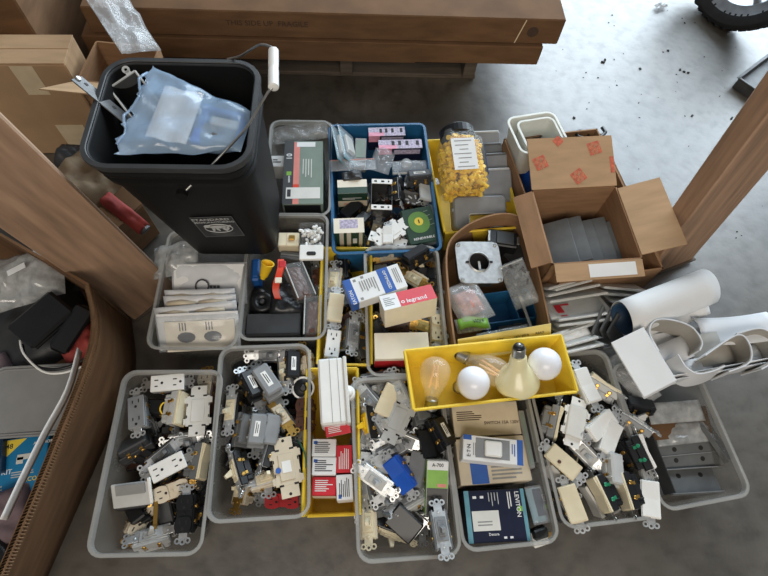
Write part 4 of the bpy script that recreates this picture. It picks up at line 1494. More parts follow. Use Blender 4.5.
lines(o, d, 'top', .70, .48, .78, .95, 2, 'paper', 'v', seed=7)
lines(o, d, 'top', .38, .68, .58, .95, 4, 'lightgrey', 'v', frac=.25, seed=8)
decal(o, d, 'top', .86, .56, .94, .66, 'lime', 'green_mark')
for u in (.17, .29):
    decal(o, d, 'top', u - .03, .84, u + .03, .89, 'paper', 'printed_mark')
for u in (.60, .70):
    decal(o, d, 'top', u - .025, .06, u + .025, .10, 'paper', 'printed_mark')
write(o, d, 'top', 'Decora', .42, .15, .0065, 'paper')
o, L = bag('blister_pack', 'small clear pack with dark card beside the navy carton', 'pack', (529, 506), (546, 503), .10, .07, .012, .004, 15, 'bag_thin')
part('card', MB().cbox(0, 0, -.006, L * .9, .062, .002, .0006).mesh('card', 'teal'), o)
part('dark_card', MB().cbox(.006, .004, -.004, L * .5, .05, .002, .0006).mesh('dark_card', 'navy'), o)
part('lettering', text_mesh('LEV', .008, 'paper'), o, Matrix.Translation((.016, .01, -.002)) @ Matrix.Rotation(R(-90), 4, 'Z'))
part('green_mark', MB().cbox(.017, -.006, -.002, .006, .008, .001, .0003).mesh('green_mark', 'lime'), o)
o, d = box('small_switch', 'small white switch half under a dark one in the near tub corner', 'switch', (533, 541), (548, 536), .075, .03, .02, 'white', roll=20)
part('dark_back', MB().cbox(0, .012, .002, .03, .02, .02, .003).mesh('dark_back', 'black_plastic'), o)
part('terminal', MB().cbox(.02, 0, -.004, .012, .01, .006, .001).mesh('terminal', 'brass'), o)
for i, (a, b, lb) in enumerate((((521, 410), (533, 468), 'greenish clear plastic pack on edge next to the beige carton'), ((529, 408), (540, 462), 'second greenish clear pack on edge, nearer the rocker switches'))):
    o, d = box('clear_pack', lb, 'pack', a, b, .118 - .004 * i, .012, .05, 'lid_grey', c=.002)
    part('card_insert', MB().cbox(0, 0, -.02, d[0] * .9, .006, .042, .001).mesh('card_insert', 'sage'), o)
o, L = bag('empty_bag', 'crumpled clear bag lying flat between the clear packs and the navy carton', 'bag', (532, 470), (546, 494), .07, .06, .015, .006, 19, 'bag_thin')

# ------------------------------------------------------------------ tub heaped with rocker switches
filler('dark switch half buried deep in the rocker switch tub', 'buried devices, rocker tub', (563, 530.5), (660, 518.5), .345, .125, 7, 3, 61, WHITES + DARK[:1] + [('rocker', 'black_plastic', 'black_plastic', 'steel')], (.03, .075), v=(.08, .97))
dev('rocker', 'long white rocker switch at the far end, clear ears towards the tray', (575, 364), (597, 408), .128, -14, 'white', 'lightgrey', 'galvanised', scale=1.1)
dev('rocker', 'ivory rocker switch on edge next to the far tub wall', (589, 374), (621, 394), .110, -58, 'ivory', 'lightgrey', 'galvanised')
dev('rocker', 'ivory-edged switch with clear brown body standing on edge by the tray', (560, 408), (553, 440), .112, -76, 'ivory', 'grey_plastic', 'steel')
wd = dev('dimmer', 'wide white rocker switch with screwed end plates, flat on the heap', (580, 396), (570.5, 450), .128, -6, 'white', 'charcoal')
part('paddle', MB().cbox(0, 0, .004, .066, .038, .006, .002).mesh('paddle', 'dull_white'), wd)
dev('rocker', 'white rocker pointing up the heap, beside the wide screwed one', (588, 437), (615, 414), .130, 16, 'white', 'dull_white', 'galvanised')
dev('rocker', 'shiny white rocker switch below the up-pointing one', (616, 421), (604, 455), .126, -18, 'white', 'lightgrey', 'galvanised')
dev('toggle', 'bare metal switch on edge leaning out towards the grey plates', (619, 408), (656, 432), .118, -50, 'lightgrey', 'grey_plastic', 'galvanised')
dev('toggle', 'black switch in clear housing at the far wall of the rocker tub', (612, 398), (636, 410), .105, 20, 'black_plastic', 'black_plastic', 'galvanised')
dev('deco', 'dark switch body under the metal one, next to the plates tub', (626, 410), (646, 414), .088, 150, 'black_plastic', 'black_plastic', 'steel')
rd = dev('rocker', 'ivory rocker with one dark dot, ears sticking out both ends', (546, 447), (580, 477), .128, 8, 'ivory', 'black_plastic', 'galvanised')
part('indicator_dot', MB().lathe([(.0036, 0), (.0036, .0012), (.002, .0018)], 12, Matrix.Translation((-.006, -.006, .0062))).mesh('indicator_dot', 'brown_plastic', True), rd)
dev('rocker', 'ivory rocker switch lying at the near end, stamped with a line', (565, 484), (580, 524), .122, 14, 'ivory', 'lightgrey', 'galvanised')
dev('rocker', 'ivory-edged black switch on edge with a green screw, near end', (592, 477), (609, 513), .112, 82, 'ivory', 'black_plastic', 'steel', 'green_screw')
dev('rocker', 'second ivory-edged black switch on edge with brass screws, near end', (617, 472), (630, 512), .114, 82, 'ivory', 'black_plastic', 'steel', 'brass')
dev('rocker', 'white rocker standing at the near tub corner, ears hanging below', (649, 478), (651, 521), .122, 12, 'white', 'black_plastic', 'galvanised')
dev('rocker', 'bluish white rocker on edge with green screws, next to the plates tub', (637, 434), (654, 470), .122, -66, 'white', 'black_plastic', 'galvanised', 'green_screw')
dev('toggle', 'grey strap end lying in the middle of the rocker heap', (580, 448), (594, 462), .110, 30, 'lightgrey', 'grey_plastic', 'galvanised')
dev('toggle', 'clear-bodied switch in the middle of the rocker heap', (606, 458), (608, 482), .104, 160, 'lightgrey', 'lightgrey', 'galvanised')
dev('rocker', 'white edge of a rocker between the heap and the dotted rocker', (552, 470), (566, 486), .10, 60, 'dull_white', 'lightgrey', 'galvanised')
dev('rocker', 'dark rocker end against the clear tub wall by the metal plates', (628, 446), (640, 462), .095, -40, 'black_plastic', 'black_plastic', 'steel')

# ------------------------------------------------------------------ tub of grey metal plates
PL = [('grey metal plate with two screw holes at the near end of the plates tub', (664, 477), (714, 474), .060, .075, -12, True),
      ('grey folded plate with four holes in the middle of the plates tub', (658, 456), (718, 452), .072, .055, 14, True),
      ('grey bent plate lying under the folded one with four holes', (652, 444), (716, 438), .062, .06, -8, False),
      ('dark grey plate on edge along the outer wall of the plates tub', (704, 424), (729, 460), .075, .055, -34, False),
      ('dark narrow plate on edge beside the rocker tub', (648, 438), (670, 494), .088, .03, 70, False)]
for i, (lb, a, b, z, w, roll, holes) in enumerate(PL):
    T, L = frame(a, b, z, z, roll)
    o = root('metal_plate', lb, 'plate', T, 'grey metal plates in the open tub')
    part('plate', MB().cbox(0, 0, 0, L, w, .0022, .0006).mesh('plate', 'midgrey' if i < 3 else 'charcoal'), o)
    part('bent_edge', MB().cbox(0, -w / 2, .004, L, .002, .010, .0005).mesh('bent_edge', 'grey_plastic' if i < 3 else 'midgrey'), o)
    if holes:
        mb = MB()
        for x in (-.22, .22):
            for y in ((0,) if i == 0 else (-.2, .2)):
                mb.lathe([(.005, 0), (.005, .0006)], 10, Matrix.Translation((x * L, y * w, .0011)))
        part('holes', mb.mesh('holes', 'slot'), o, stuff=True)
T, L = frame((650, 426), (708, 420), .085, .085, 10)
solo('brown_card', MB().sheet(lambda u, v: (((u - .5) * L, (v - .5) * .06, .006 * math.sin(u * 7)), (0, 0, 1)), 14, 3, .0012).mesh('brown_card', 'cardboard_dark', True), 'brown card strip lying over the far part of the plates tub', 'card', T)
for i, (a, b, z, lb, m) in enumerate((((648, 414), (702, 410), .105, 'crumpled whitish sleeve at the far end of the plates tub', 'bag_silver'), ((655, 436), (712, 430), .082, 'crumpled grey film lying on the bent grey plate', 'bag_silver'))):
    bag('plastic_sleeve', lb, 'plastic sleeve', a, b, z, .045, .012, .006, 31 + i, m, freq=40)

# ------------------------------------------------------------------ white card holders heaped on the tub edge
def curl(name, label, pts, z0, z1, lean=0.0, m='cardstock', th=.0025):
    path = catmull([P(*p, (z0 + z1) / 2) for p in pts], 6)
    o = root(name, label, 'card holder', None, 'curled white card holders')
    part('outer_sheet', wall_strip(path, z0, z1, th, m, lean, 'outer_sheet'), o)
    c = Vector((sum(p.x for p in path), sum(p.y for p in path), 0)) / len(path)
    ins = []
    for k, p in enumerate(path):
        t = path[min(k + 1, len(path) - 1)] - path[max(k - 1, 0)]
        nr = Vector((-t.y, t.x, 0)).normalized()
        if nr.dot(c - Vector((p.x, p.y, 0))) < 0:
            nr = -nr
        ins.append(p + nr * .0024)
    part('inner_sheet', wall_strip(ins, z0 + .001, z1 - .001, .0012, 'cardstock_back', lean, 'inner_sheet'), o)
    return o


T, L = frame((627, 335), (660, 389), .205, .190, 0)
W_ = (P(642, 393, .19) - P(679, 386, .19)).length
o = root('card_folder', 'flat white card folder leaning over the near edge of the heap', 'folder', T)
part('front_sheet', MB().cbox(0, 0, 0, L, .082, .0022, .0006).mesh('front_sheet', 'paper'), o)
part('back_sheet', MB().cbox(.004, .003, -.007, L, .082, .002, .0006).mesh('back_sheet', 'cardstock'), o)
part('fold', MB().tube([(-L / 2, .041, -.0035), (L / 2, .041, -.0035)], .004, 8).mesh('fold', 'cardstock'), o)
part('blue_pad', MB().cbox(L * .36, .012, -.018, .03, .05, .012, .002).mesh('blue_pad', 'blue_inside'), o)
T, L = frame((648, 388), (766, 366), .132, .132)
o = root('card_tray', 'white card tray holding the curled card holders', 'tray', T)
part('base', MB().cbox(0, .055, 0, L, .115, .004, .001).mesh('base', 'cardstock'), o)
part('front_lip', MB().cbox(0, -.001, .022, L, .003, .045, .001).mesh('front_lip', 'cardstock'), o)
part('front_liner', MB().cbox(.01, .006, .026, L * .97, .002, .045, .0006).mesh('front_liner', 'paper'), o)
curl('card_holder', 'curled white card holder with a tall arched back, next to the folder', [(652, 356), (643, 338), (648, 326), (664, 325), (684, 332), (694, 346), (692, 355)], .136, .195)
curl('card_holder', 'curled white card holder in front, its scooped side open to the heap', [(667, 360), (676, 374), (690, 382), (706, 380), (720, 374)], .136, .192, .01)
curl('card_holder', 'curled white card holder with a lit outer face in the tray middle', [(697, 360), (728, 340), (740, 348), (741, 366), (720, 376)], .136, .196)
curl('card_holder', 'curled white card holder at the outer end of the tray', [(730, 341), (752, 336), (764, 344), (766, 360), (750, 371)], .136, .195, .006)
T, L = frame((706, 330), (758, 334), .15, .15, -20)
solo('card_sheet', MB().sheet(lambda u, v: (((u - .5) * .15, (v - .5) * .075, .035 * u * u - .006 * math.cos(v * 5)), (0, 0, 1)), 12, 6, .002).mesh('card_sheet', 'cardstock', True), 'loose white card sheet curling up behind the card holders', 'card', T)
T, L = frame((694, 352), (726, 347), .15, .15, 0)
solo('grey_card', MB().sheet(lambda u, v: (((u - .5) * .09, (v - .5) * .07, .01 * math.sin(u * 3)), (0, 0, 1)), 8, 3, .002).mesh('grey_card', 'cardstock_back', True), 'grey side of a card lying flat between the card holders', 'card', T)
for i, (a, b, w) in enumerate((((655, 360), (690, 345), .05), ((672, 372), (712, 366), .04), ((738, 360), (760, 352), .04))):
    T, L = frame(a, b, .145, .15)
    solo('card_insert', MB().sheet(lambda u, v: (((u - .5) * L, (v - .5) * w, .006 * math.sin(u * 3.1)), (0, 0, 1)), 8, 2, .0018).mesh('card_insert', 'cardstock', True),
         ('white card lying inside the arched card holder', 'white card lying inside the scooped front card holder', 'white card lying inside the outermost card holder')[i], 'card', T)
bag('crumpled_film', 'crumpled clear film between the card folder and the rocker tub', 'plastic film', (612, 356), (652, 402), (.10, .10), .05, .015, .010, 47, 'bag', roll=30, freq=30)

# large white roll
T, L = frame((622, 320), (707, 287), .165, .165)
o = root('paper_roll', 'large white plastic-coated roll with a dark blue inside', 'roll', T)
rr_ = .042


def rollfn(u, v):
    a = R(-70) + v * R(395)
    r = rr_ - .004 * v
    return ((u - .5) * L + (.006 * math.sin(v * 9) if u in (0, 1) else 0), r * math.cos(a), r * math.sin(a)), (0, math.cos(a), math.sin(a))


part('outer_sheet', MB().sheet(rollfn, 6, 36, .0012).mesh('outer_sheet', 'paper', True), o)
part('inner_sheet', MB().sheet(lambda u, v: ((((u - .5) * L * .99), (rr_ - .006) * math.cos(v * 6.2), (rr_ - .006) * math.sin(v * 6.2)), (0, math.cos(v * 6.2), math.sin(v * 6.2))), 4, 30, .001).mesh('inner_sheet', 'blue_inside', True), o)
part('loose_edge', MB().sheet(lambda u, v: (((u - .5) * L * .8 + .02, -.03 - v * .022, -.028 - v * .012 + .004 * math.sin(u * 14)), (0, -.5, .86)), 16, 3, .0012).mesh('loose_edge', 'paper', True), o)

# ------------------------------------------------------------------ tub of wall plates in sleeves
def plate(label, a, b, z, roll, m='dull_white', w=.072, t=.006, sleeve=True):
    T, L = frame(a, b, z[0], z[1], roll)
    o = root('cover_plate', label, 'wall plate', T, 'wall plates in the tub beside the white roll')
    part('plate', cached(('plt', m, round(L, 2), w), lambda: MB().cbox(0, 0, 0, L, w, t, .002).mesh('plate', m)), o)
    if sleeve:
        part('sleeve', cached(('slv', round(L, 2), w), lambda: crumple(L + .012, w + .008, t + .003, .0012, 3, 8, 40).mesh('sleeve', 'bag_thin', True)), o)
    return o


WP = [('thin white wall plate at the very far end of its tub', (541, 288), (579, 277), .118, -58), ('second white wall plate from the far end of its tub', (548, 289), (584, 279), .116, -58),
      ('third white wall plate from the far end, longest of the far ones', (541, 294), (592, 283), .115, -55), ('white wall plate with a bent sleeve corner, fourth from the far end', (543, 299), (600, 290), .113, -52),
      ('wide white wall plate lying flatter, red print on its sleeve', (545, 310), (606, 304), .108, -30), ('white wall plate just nearer than the red printed one', (551, 317), (606, 309), .108, -52),
      ('white wall plate in the middle of its tub, sixth along', (552, 322), (600, 316), .104, -52), ('white wall plate slanting under the crumpled wrap', (554, 330), (588, 318), .100, -48),
      ('white wall plate second from the near end', (557, 343), (590, 334), .104, -55), ('white wall plate at the near end of its tub', (558, 349), (594, 341), .104, -55),
      ('white wall plate in the outer stack, farthest', (598, 284), (640, 288), .108, -50), ('white wall plate in the outer stack, second', (600, 290), (636, 293), .104, -48),
      ('white wall plate in the outer stack, nearest the white roll', (606, 297), (634, 300), .098, -46)]
for (lb, a, b, z, roll) in WP:
    o = plate(lb, a, b, (z, z), roll)
    if 'red print' in lb:
        part('red_label', MB().cbox(-.045, -.008, .0055, .016, .030, .0006, .0002).cbox(-.026, .006, .0055, .02, .006, .0006, .0002).mesh('red_label', 'red_print'), o)
for i, (a, b, lb) in enumerate((((594, 338), (605, 310), 'grey wall plate leaning up, farthest from the white roll'), ((602, 336), (614, 312), 'grey wall plate leaning up, middle one of three'), ((609, 338), (620, 318), 'grey wall plate leaning up, beside the white roll'))):
    plate(lb, a, b, (.105, .12), 62, 'midgrey', .06, sleeve=False)
plate('dark grey wall plate lying at the near end under the white ones', (596, 343), (626, 336), (.095, .095), -40, 'midgrey', .06, sleeve=False)
bag('tissue_wrap', 'crumpled white tissue wrap lying on the wall plates', 'wrap', (552, 341), (588, 328), (.118, .118), .03, .010, .006, 51, 'paper', freq=45)

# ------------------------------------------------------------------ light bulbs in the yellow tray
def bulb_a19(label, c, base_px, z, rad, m_globe, m_neck, clear=False):
    """c globe centre pixel, base_px base-tip pixel"""
    A = P(*base_px, z[1])
    B = P(*c, z[0])
    d = (B - A).normalized()
    T = Matrix.Translation(B) @ d.to_track_quat('Z', 'Y').to_matrix().to_4x4()
    o = root('light_bulb', label, 'bulb', T, 'light bulbs in the yellow tray')
    r = rad
    if clear:
        prof = [(.013, -.058), (.0145, -.05), (.019, -.036), (.0265, -.02), (r * .97, -.006), (r, .004), (r * .93, .016), (r * .72, .025), (r * .4, .031), (.001, .0325)]
        part('glass', MB().lathe(prof, 24).mesh('glass', m_globe, True), o)
        mb = MB()
        for k in range(4):
            a = k * 1.57 + .4
            mb.tube([(.010 * math.cos(a), .010 * math.sin(a), -.03), (.005 * math.cos(a + .5), .005 * math.sin(a + .5), .016)], .0021, 6)
        part('filaments', mb.mesh('filaments', 'filament'), o, stuff=True)
        part('stem', MB().lathe([(.006, -.055), (.004, -.035), (.003, -.028)], 10).mesh('stem', 'clear', True), o)
    else:
        n = 9
        prof = [(r * math.cos(R(t)), r * math.sin(R(t))) for t in [-8 + 98 * k / n for k in range(n + 1)]]
        prof = [(r * .99, -r * .16)] + prof[1:-1] + [(.001, r)]
        part('diffuser', MB().lathe(prof, 28).mesh('diffuser', m_globe, True), o)
        part('neck', MB().lathe([(.0125, -.055), (.014, -.05), (.020, -.03), (r * .93, -.01), (r * .985, -r * .12)], 28).mesh('neck', m_neck, True), o)
    pr = []
    for k in range(6):
        pr += [(.0125, -.078 + k * .0034), (.0135, -.0763 + k * .0034)]
    sb_ = part('screw_base', MB().lathe(pr + [(.0132, -.056)], 18).mesh('screw_base', 'steel', True), o)
    part('base_tip', MB().lathe([(.004, -.085), (.009, -.0825), (.0125, -.078)], 14).mesh('base_tip', 'black_plastic', True), sb_)
    return o


bulb_a19('clear filament bulb at the end of the yellow tray', (435, 373), (432, 398), (.182, .148), .031, 'bulb_clear', 'bulb_clear', True)
bulb_a19('white dome bulb in the middle of the yellow tray, neck towards the clear one', (473, 383), (458, 388), (.195, .13), .033, 'bulb_white', 'bulb_frost')
bulb_a19('clear filament bulb lying between the white dome and the flood bulb', (493, 371), (462, 356), (.176, .165), .030, 'bulb_clear', 'bulb_clear', True)
bulb_a19('white dome bulb at the outer end of the yellow tray', (544.5, 364), (541, 371), (.200, .13), .033, 'bulb_white', 'bulb_frost')
A_, B_ = P(519, 345, .262), P(517, 384, .175)
d = (B_ - A_).normalized()
T = Matrix.Translation(A_) @ d.to_track_quat('Z', 'Y').to_matrix().to_4x4()
o = root('flood_bulb', 'frosted cream flood bulb standing with its screw base up', 'bulb', T)
s_ = (B_ - A_).length / .105
part('glass', MB().lathe([(.0135 * s_, .024), (.0165 * s_, .03), (.0185 * s_, .045), (.022 * s_, .056), (.034 * s_, .072), (.0445 * s_, .088), (.046 * s_, .096), (.044 * s_, .104), (.034 * s_, .110), (.001, .114)], 30).mesh('glass', 'bulb_frost', True), o)
pr = []
for k in range(5):
    pr += [(.0120, .006 + k * .0036), (.0132, .0078 + k * .0036)]
part('screw_base', MB().lathe([(.006, .001)] + pr + [(.0135, .0255)], 20).mesh('screw_base', 'steel', True), o)
part('base_insulator', MB().lathe([(.004, -.001), (.0095, .001), (.012, .0062)], 16).mesh('base_insulator', 'black_plastic', True), o)
part('base_contact', MB().lathe([(.0035, -.0028), (.0045, -.0006)], 12).mesh('base_contact', 'steel', True), o)

# pale yellow instruction card standing behind the tray
T, L = frame((458, 345), (551, 329), .178, .19, 50)
o = root('notice_card', 'pale yellow printed card standing behind the bulb tray', 'card', T)
part('card', MB().cbox(0, -.014, 0, L, .055, .0012, .0004).mesh('card', 'notice'), o)
for i, (s, x, sz) in enumerate((('CAUTION', -.055, .008), ('RISK', -.01, .008), ('120V 60Hz', .035, .0075), ('READ', .075, .0075))):
    part('lettering', text_mesh(s, sz, 'ink'), o, Matrix.Translation((x, -.004, .0008)) @ Matrix.Rotation(R(0 if i < 2 else 0), 4, 'Z'))
mb = MB()
for i in range(3):
    mb.cbox(.05, -.012 - .005 * i, .0008, .07, .0014, .0003, .0001)
part('small_print', mb.mesh('small_print', 'ink'), o, stuff=True)

# ------------------------------------------------------------------ curved sleeve contents
T, L = frame((458, 262), (500, 262), .125, .118, 4)
o = root('square_cover', 'square galvanised box cover with a big round hole and corner screws', 'box cover', T)
S = .108
n = 40
outer, inner = [], []
for i in range(n):
    an = 2 * math.pi * i / n
    q = S / 2 / (abs(math.cos(an)) ** 9 + abs(math.sin(an)) ** 9) ** (1 / 9)
    outer.append((q * math.cos(an), q * math.sin(an), 0))
    inner.append((.024 * math.cos(an), .024 * math.sin(an), 0))
mb = MB()
th = .004
l0 = [(x, y, 0) for x, y, _ in outer]; l1 = [(x, y, -th) for x, y, _ in outer]
i0 = [(x * .99, y * .99, .003) for x, y, _ in inner]; i1 = [(x, y, -th) for x, y, _ in inner]
i2 = [(x * 1.12, y * 1.12, 0) for x, y, _ in inner]
mb.loops([l0, l1, i1, i0, i2, l0])
part('plate', mb.mesh('plate', 'galvanised'), o)
part('box', MB().loops([rrect(.09, .09, .015, -.006), rrect(.09, .09, .015, -.045), ], False, True).mesh('box', 'dark_steel'), o)
mb = MB()
for (x, y) in ((-1, -1), (1, -1), (1, 1), (-1, 1)):
    mb.lathe([(.0042, 0), (.0042, .0022), (.003, .003)], 10, Matrix.Translation((x * .045, y * .045, 0)))
part('corner_screws', mb.mesh('corner_screws', 'steel'), o, stuff=True)
part('tab', MB().cbox(.004, -.006, -.012, .006, .028, .002, .0005).cbox(.008, -.016, -.012, .014, .006, .002, .0005).mesh('tab', 'lightgrey'), o)
part('hole_notch', MB().cbox(.028, 0, .0006, .010, .005, .003, .0005).cbox(-.028, 0, .0006, .010, .005, .003, .0005).mesh('hole_notch', 'slot'), o, stuff=True)
o, d = box('black_device', 'black square device with silver ears in the curved sleeve', 'device', (489, 236), (518, 240), .120, .045, .05, 'black_plastic', c=.003)
part('ear', MB().cbox(-.5 * d[0], 0, .002, .006, .03, .004, .0008).mesh('ear', 'steel'), o)
part('ear', MB().cbox(.5 * d[0], -.004, .002, .006, .022, .004, .0008).mesh('ear', 'steel'), o)
part('top_panel', MB().cbox(.004, 0, .002, d[0] * .6, .034, .003, .001).mesh('top_panel', 'charcoal'), o)
o, d = box('black_carton', 'black box at the back of the curved sleeve', 'box', (500, 232), (524, 262), .085, .06, .06, 'charcoal', c=.003)
part('lid', MB().cbox(0, 0, .001, d[0] * .96, .056, .004, .001).mesh('lid', 'charcoal'), o)
o, L = bag('small_parts_bag', 'clear bag of pinkish parts beside the square cover', 'bag', (458, 284), (480, 322), (.105, .10), .085, .03, .006, 61, 'bag', freq=24)
part('pink_parts', crumple(L * .6, .055, .022, .008, 5, 10, 50).mesh('pink_parts', 'pinkish', True), o, stuff=True)
o, L = bag('green_bag', 'bag with a bright green header lying under the pinkish parts bag', 'bag', (456, 327), (489, 322), (.098, .098), .035, .012, .004, 67, 'bag', freq=30)
part('green_header', MB().sheet(lambda u, v: (((u - .5) * L * .9, (v - .5) * .026 + .004 * math.sin(u * 5), .008 + .003 * math.sin(u * 4)), (0, 0, 1)), 10, 2, .001).mesh('green_header', 'lime', True), o)
part('lettering', text_mesh('Wire', .012, 'ink'), o, Matrix.Translation((.012, .002, .0125)))
o, L = bag('zip_bag', 'flat clear zip bag of silver screws leaning on the sleeve wall', 'bag', (510, 262), (528, 306), (.135, .10), .06, .012, .002, 71, 'bag_thin', roll=34, freq=30)
mb = MB()
rnd = random.Random(9)
for i in range(60):
    mb.cbox(0, 0, 0, .012, .0035, .0035, .0008, Matrix.Translation((rnd.uniform(-.4, .3) * L, rnd.uniform(-.022, .022), rnd.uniform(-.003, .004))) @ Matrix.Rotation(rnd.uniform(0, 3.1), 4, 'Z'))
part('screws', mb.mesh('screws', 'dark_steel'), o, stuff=True)
part('zip_line', MB().cbox(-L * .46, 0, .004, .003, .058, .002, .0005).mesh('zip_line', 'lightgrey'), o)
T, L = frame((488, 318), (533, 312), .085, .085)
o = root('blue_divider_tray', 'blue plastic tray with a divider in the curved sleeve', 'tray', T)
part('shell', MB().loops([rrect(.115, .115, .006, -.06, 2), rrect(.125, .125, .008, 0, 2), rrect(.120, .120, .006, 0, 2), rrect(.110, .110, .005, -.057, 2)], True, True).mesh('shell', 'blue_tub'), o)
part('divider', MB().cbox(0, -.012, -.028, .118, .003, .05, .0006).mesh('divider', 'blue_tub'), o)
part('divider', MB().cbox(.02, .022, -.03, .003, .068, .05, .0006).mesh('divider', 'blue_tub'), o)
o, d = box('metal_clip', 'steel clip lying in the blue divider tray', 'clip', (498, 326), (528, 322), .055, .02, .01, 'midgrey')
part('tongue', MB().cbox(.01, 0, .004, .02, .006, .004, .001).mesh('tongue', 'steel'), o)
bag('film_scrap', 'clear film scrap lying over the near end of the blue divider tray', 'plastic film', (478, 340), (530, 330), (.10, .095), .03, .012, .006, 75, 'bag_thin', freq=40)

# ------------------------------------------------------------------ tub of odds and ends
o, d = box('black_box', 'flat black plastic box at the near end of the odds and ends tub', 'box', (246, 325), (300, 324), .098, .052, .05, 'charcoal', c=.003)
part('lid', MB().cbox(0, .002, .0006, d[0] * .98, .048, .002, .0008).mesh('lid', 'charcoal'), o)
T, L = frame((268, 262), (262, 281), .128, .085)
o = root('yellow_funnel', 'yellow funnel-shaped cap beside the blue tool handle', 'cap', T)
part('cone', MB().lathe([(.012, .0), (.015, .004), (.0165, .006), (.0135, .006), (.010, -.006)], 18, Matrix.Translation((-.018, 0, 0)) @ Matrix.Rotation(R(-90), 4, 'Y'), cap=False).lathe([(.0095, -.03), (.015, .004)], 18, Matrix.Translation((-.018, 0, 0)) @ Matrix.Rotation(R(-90), 4, 'Y'), cap=False).mesh('cone', 'yellow_nut', True), o)
part('inner_cup', MB().lathe([(.002, -.02), (.009, -.012), (.0125, .005)], 16, Matrix.Translation((-.018, 0, 0)) @ Matrix.Rotation(R(-90), 4, 'Y'), cap=False).mesh('inner_cup', 'yellow_nut', True), o)
part('stem', MB().cyl((-.008, 0, 0), (.02, 0, 0), .008, 12, .006).mesh('stem', 'yellow_nut'), o)
o, d = box('blue_tool', 'blue tool handle against the tub wall by the yellow cap', 'tool', (256, 258), (255, 280), .10, .02, .05, 'blue_bit', c=.004)
part('grip_ridge', MB().cbox(0, 0, .001, d[0] * .7, .012, .003, .001).mesh('grip_ridge', 'blue_bit'), o)
pts = [P(281, 260, .125), P(281, 268, .128), P(279, 277, .128), P(276.5, 285, .125), P(276, 292, .12), P(278, 299, .112)]
path = catmull(pts, 5)
o = root('red_clip', 'orange-red plastic clip bridging the middle of the odds and ends tub', 'clip', Matrix.Translation(pts[2]))
part('arm', MB().sheet(lambda u, v: (path[int(round(u * (len(path) - 1)))] - pts[2] + Vector(((v - .5) * .014, 0, .004 * math.sin(u * 3))), (0, 0, 1)), len(path) - 1, 2, .008).mesh('arm', 'orange_red'), o)
part('pale_band', MB().cbox(0, -.012, .007, .015, .014, .003, .001).mesh('pale_band', 'cream'), o)
part('tip', MB().cbox(.006, .03, .003, .016, .018, .010, .002).mesh('tip', 'red'), o)
T, L = frame((252, 303), (272, 299), .095, .095)
o = root('cord_grip', 'round black cord grip in a nest of black cable', 'grip', T)
part('body', MB().lathe([(.024, -.03), (.026, -.004), (.022, 0), (.012, 0), (.010, -.006), (.001, -.006)], 22).mesh('body', 'black_plastic', True), o)
part('hub', MB().lathe([(.006, -.006), (.006, .001), (.004, .003)], 12).mesh('hub', 'charcoal', True), o)
bag('black_pouch', 'crumpled black plastic pouch in the middle of the odds and ends tub', 'pouch', (270, 300), (306, 303), (.085, .08), .085, .05, .012, 81, 'black_plastic', freq=26)
bag('black_pouch', 'second crumpled black pouch below the yellow cap', 'pouch', (248, 296), (272, 312), (.062, .06), .07, .04, .010, 83, 'black_plastic', freq=26)
for (lb, a, b, z, w, h, roll) in (('clear box of brown wires tilted against the red clip', (293, 262), (307, 296), .122, .042, .035, -16), ('clear box of brown wires standing at the near tub corner', (313, 295), (312, 334), .110, .036, .05, 0)):
    T, L = frame(a, b, z, z, roll)
    o = root('clear_box', lb, 'box', T)
    part('shell', MB().cbox(0, 0, -h / 2, L, w, h, .003).mesh('shell', 'clear'), o)
    part('wires', crumple(L * .92, w * .9, h * .8, .004, 7, 14, 60, -h * .5).mesh('wires', 'brown_plastic'), o, stuff=True)
    part('lid_edge', MB().tube([(-L / 2, w / 2, 0), (L / 2, w / 2, 0)], .0016, 5).tube([(-L / 2, -w / 2, 0), (L / 2, -w / 2, 0)], .0016, 5).mesh('lid_edge', 'lightgrey'), o)
    part('latch', MB().cbox(L * .42, 0, .001, .010, .012, .003, .001).mesh('latch', 'brown_plastic'), o)
T, L = frame((312, 220), (311, 262), .128, .122)
o = root('hinged_case', 'clear case of silver anchors with its white card half in front', 'case', T)
part('tray', MB().loops([rrect(.055, .056, .004, -.028, 2, -.02), rrect(.058, .058, .005, 0, 2, -.02), rrect(.055, .055, .004, 0, 2, -.02), rrect(.052, .052, .003, -.026, 2, -.02)], True, True).mesh('tray', 'clear'), o)
mb = MB()
rnd = random.Random(8)
for i in range(46):
    T2 = Matrix.Translation((-.02 + rnd.uniform(-.022, .022), rnd.uniform(-.022, .022), -.014 + rnd.uniform(0, .014))) @ Euler((rnd.uniform(0, 3), rnd.uniform(0, 3), rnd.uniform(0, 3))).to_matrix().to_4x4()
    mb.lathe([(.0022, 0), (.0036, .004), (.0036, .009), (.002, .011)], 6, T2)
part('anchors', mb.mesh('anchors', 'white'), o, stuff=True)
part('card', MB().cbox(.030, 0, -.004, .04, .056, .008, .002).mesh('card', 'white'), o)
part('hang_hole', MB().loops([rrect(.010, .022, .0045, .0002, 3, .034), rrect(.010, .022, .0045, .0008, 3, .034)], True, True).mesh('hang_hole', 'slot'), o)
o, d = box('ivory_box', 'ivory device box lying at the far end of the odds and ends tub', 'box', (278, 239), (299, 239), .112, .038, .03, 'ivory', c=.002)
part('clip', MB().cbox(.008, .002, .002, .014, .012, .006, .001).mesh('clip', 'brass'), o)
part('groove', MB().cbox(-.004, 0, .0004, .002, .034, .001, .0003).mesh('groove', 'beige'), o)
dev('toggle', 'grey device end beside the clear boxes, by the tub wall', (316, 264), (319, 290), .085, 30, 'brown_plastic', 'midgrey', 'steel')
o, d = box('grey_strip', 'flat grey strip under the white card of the clear case', 'strip', (280, 254), (300, 256), .095, .02, .01, 'midgrey', c=.002)
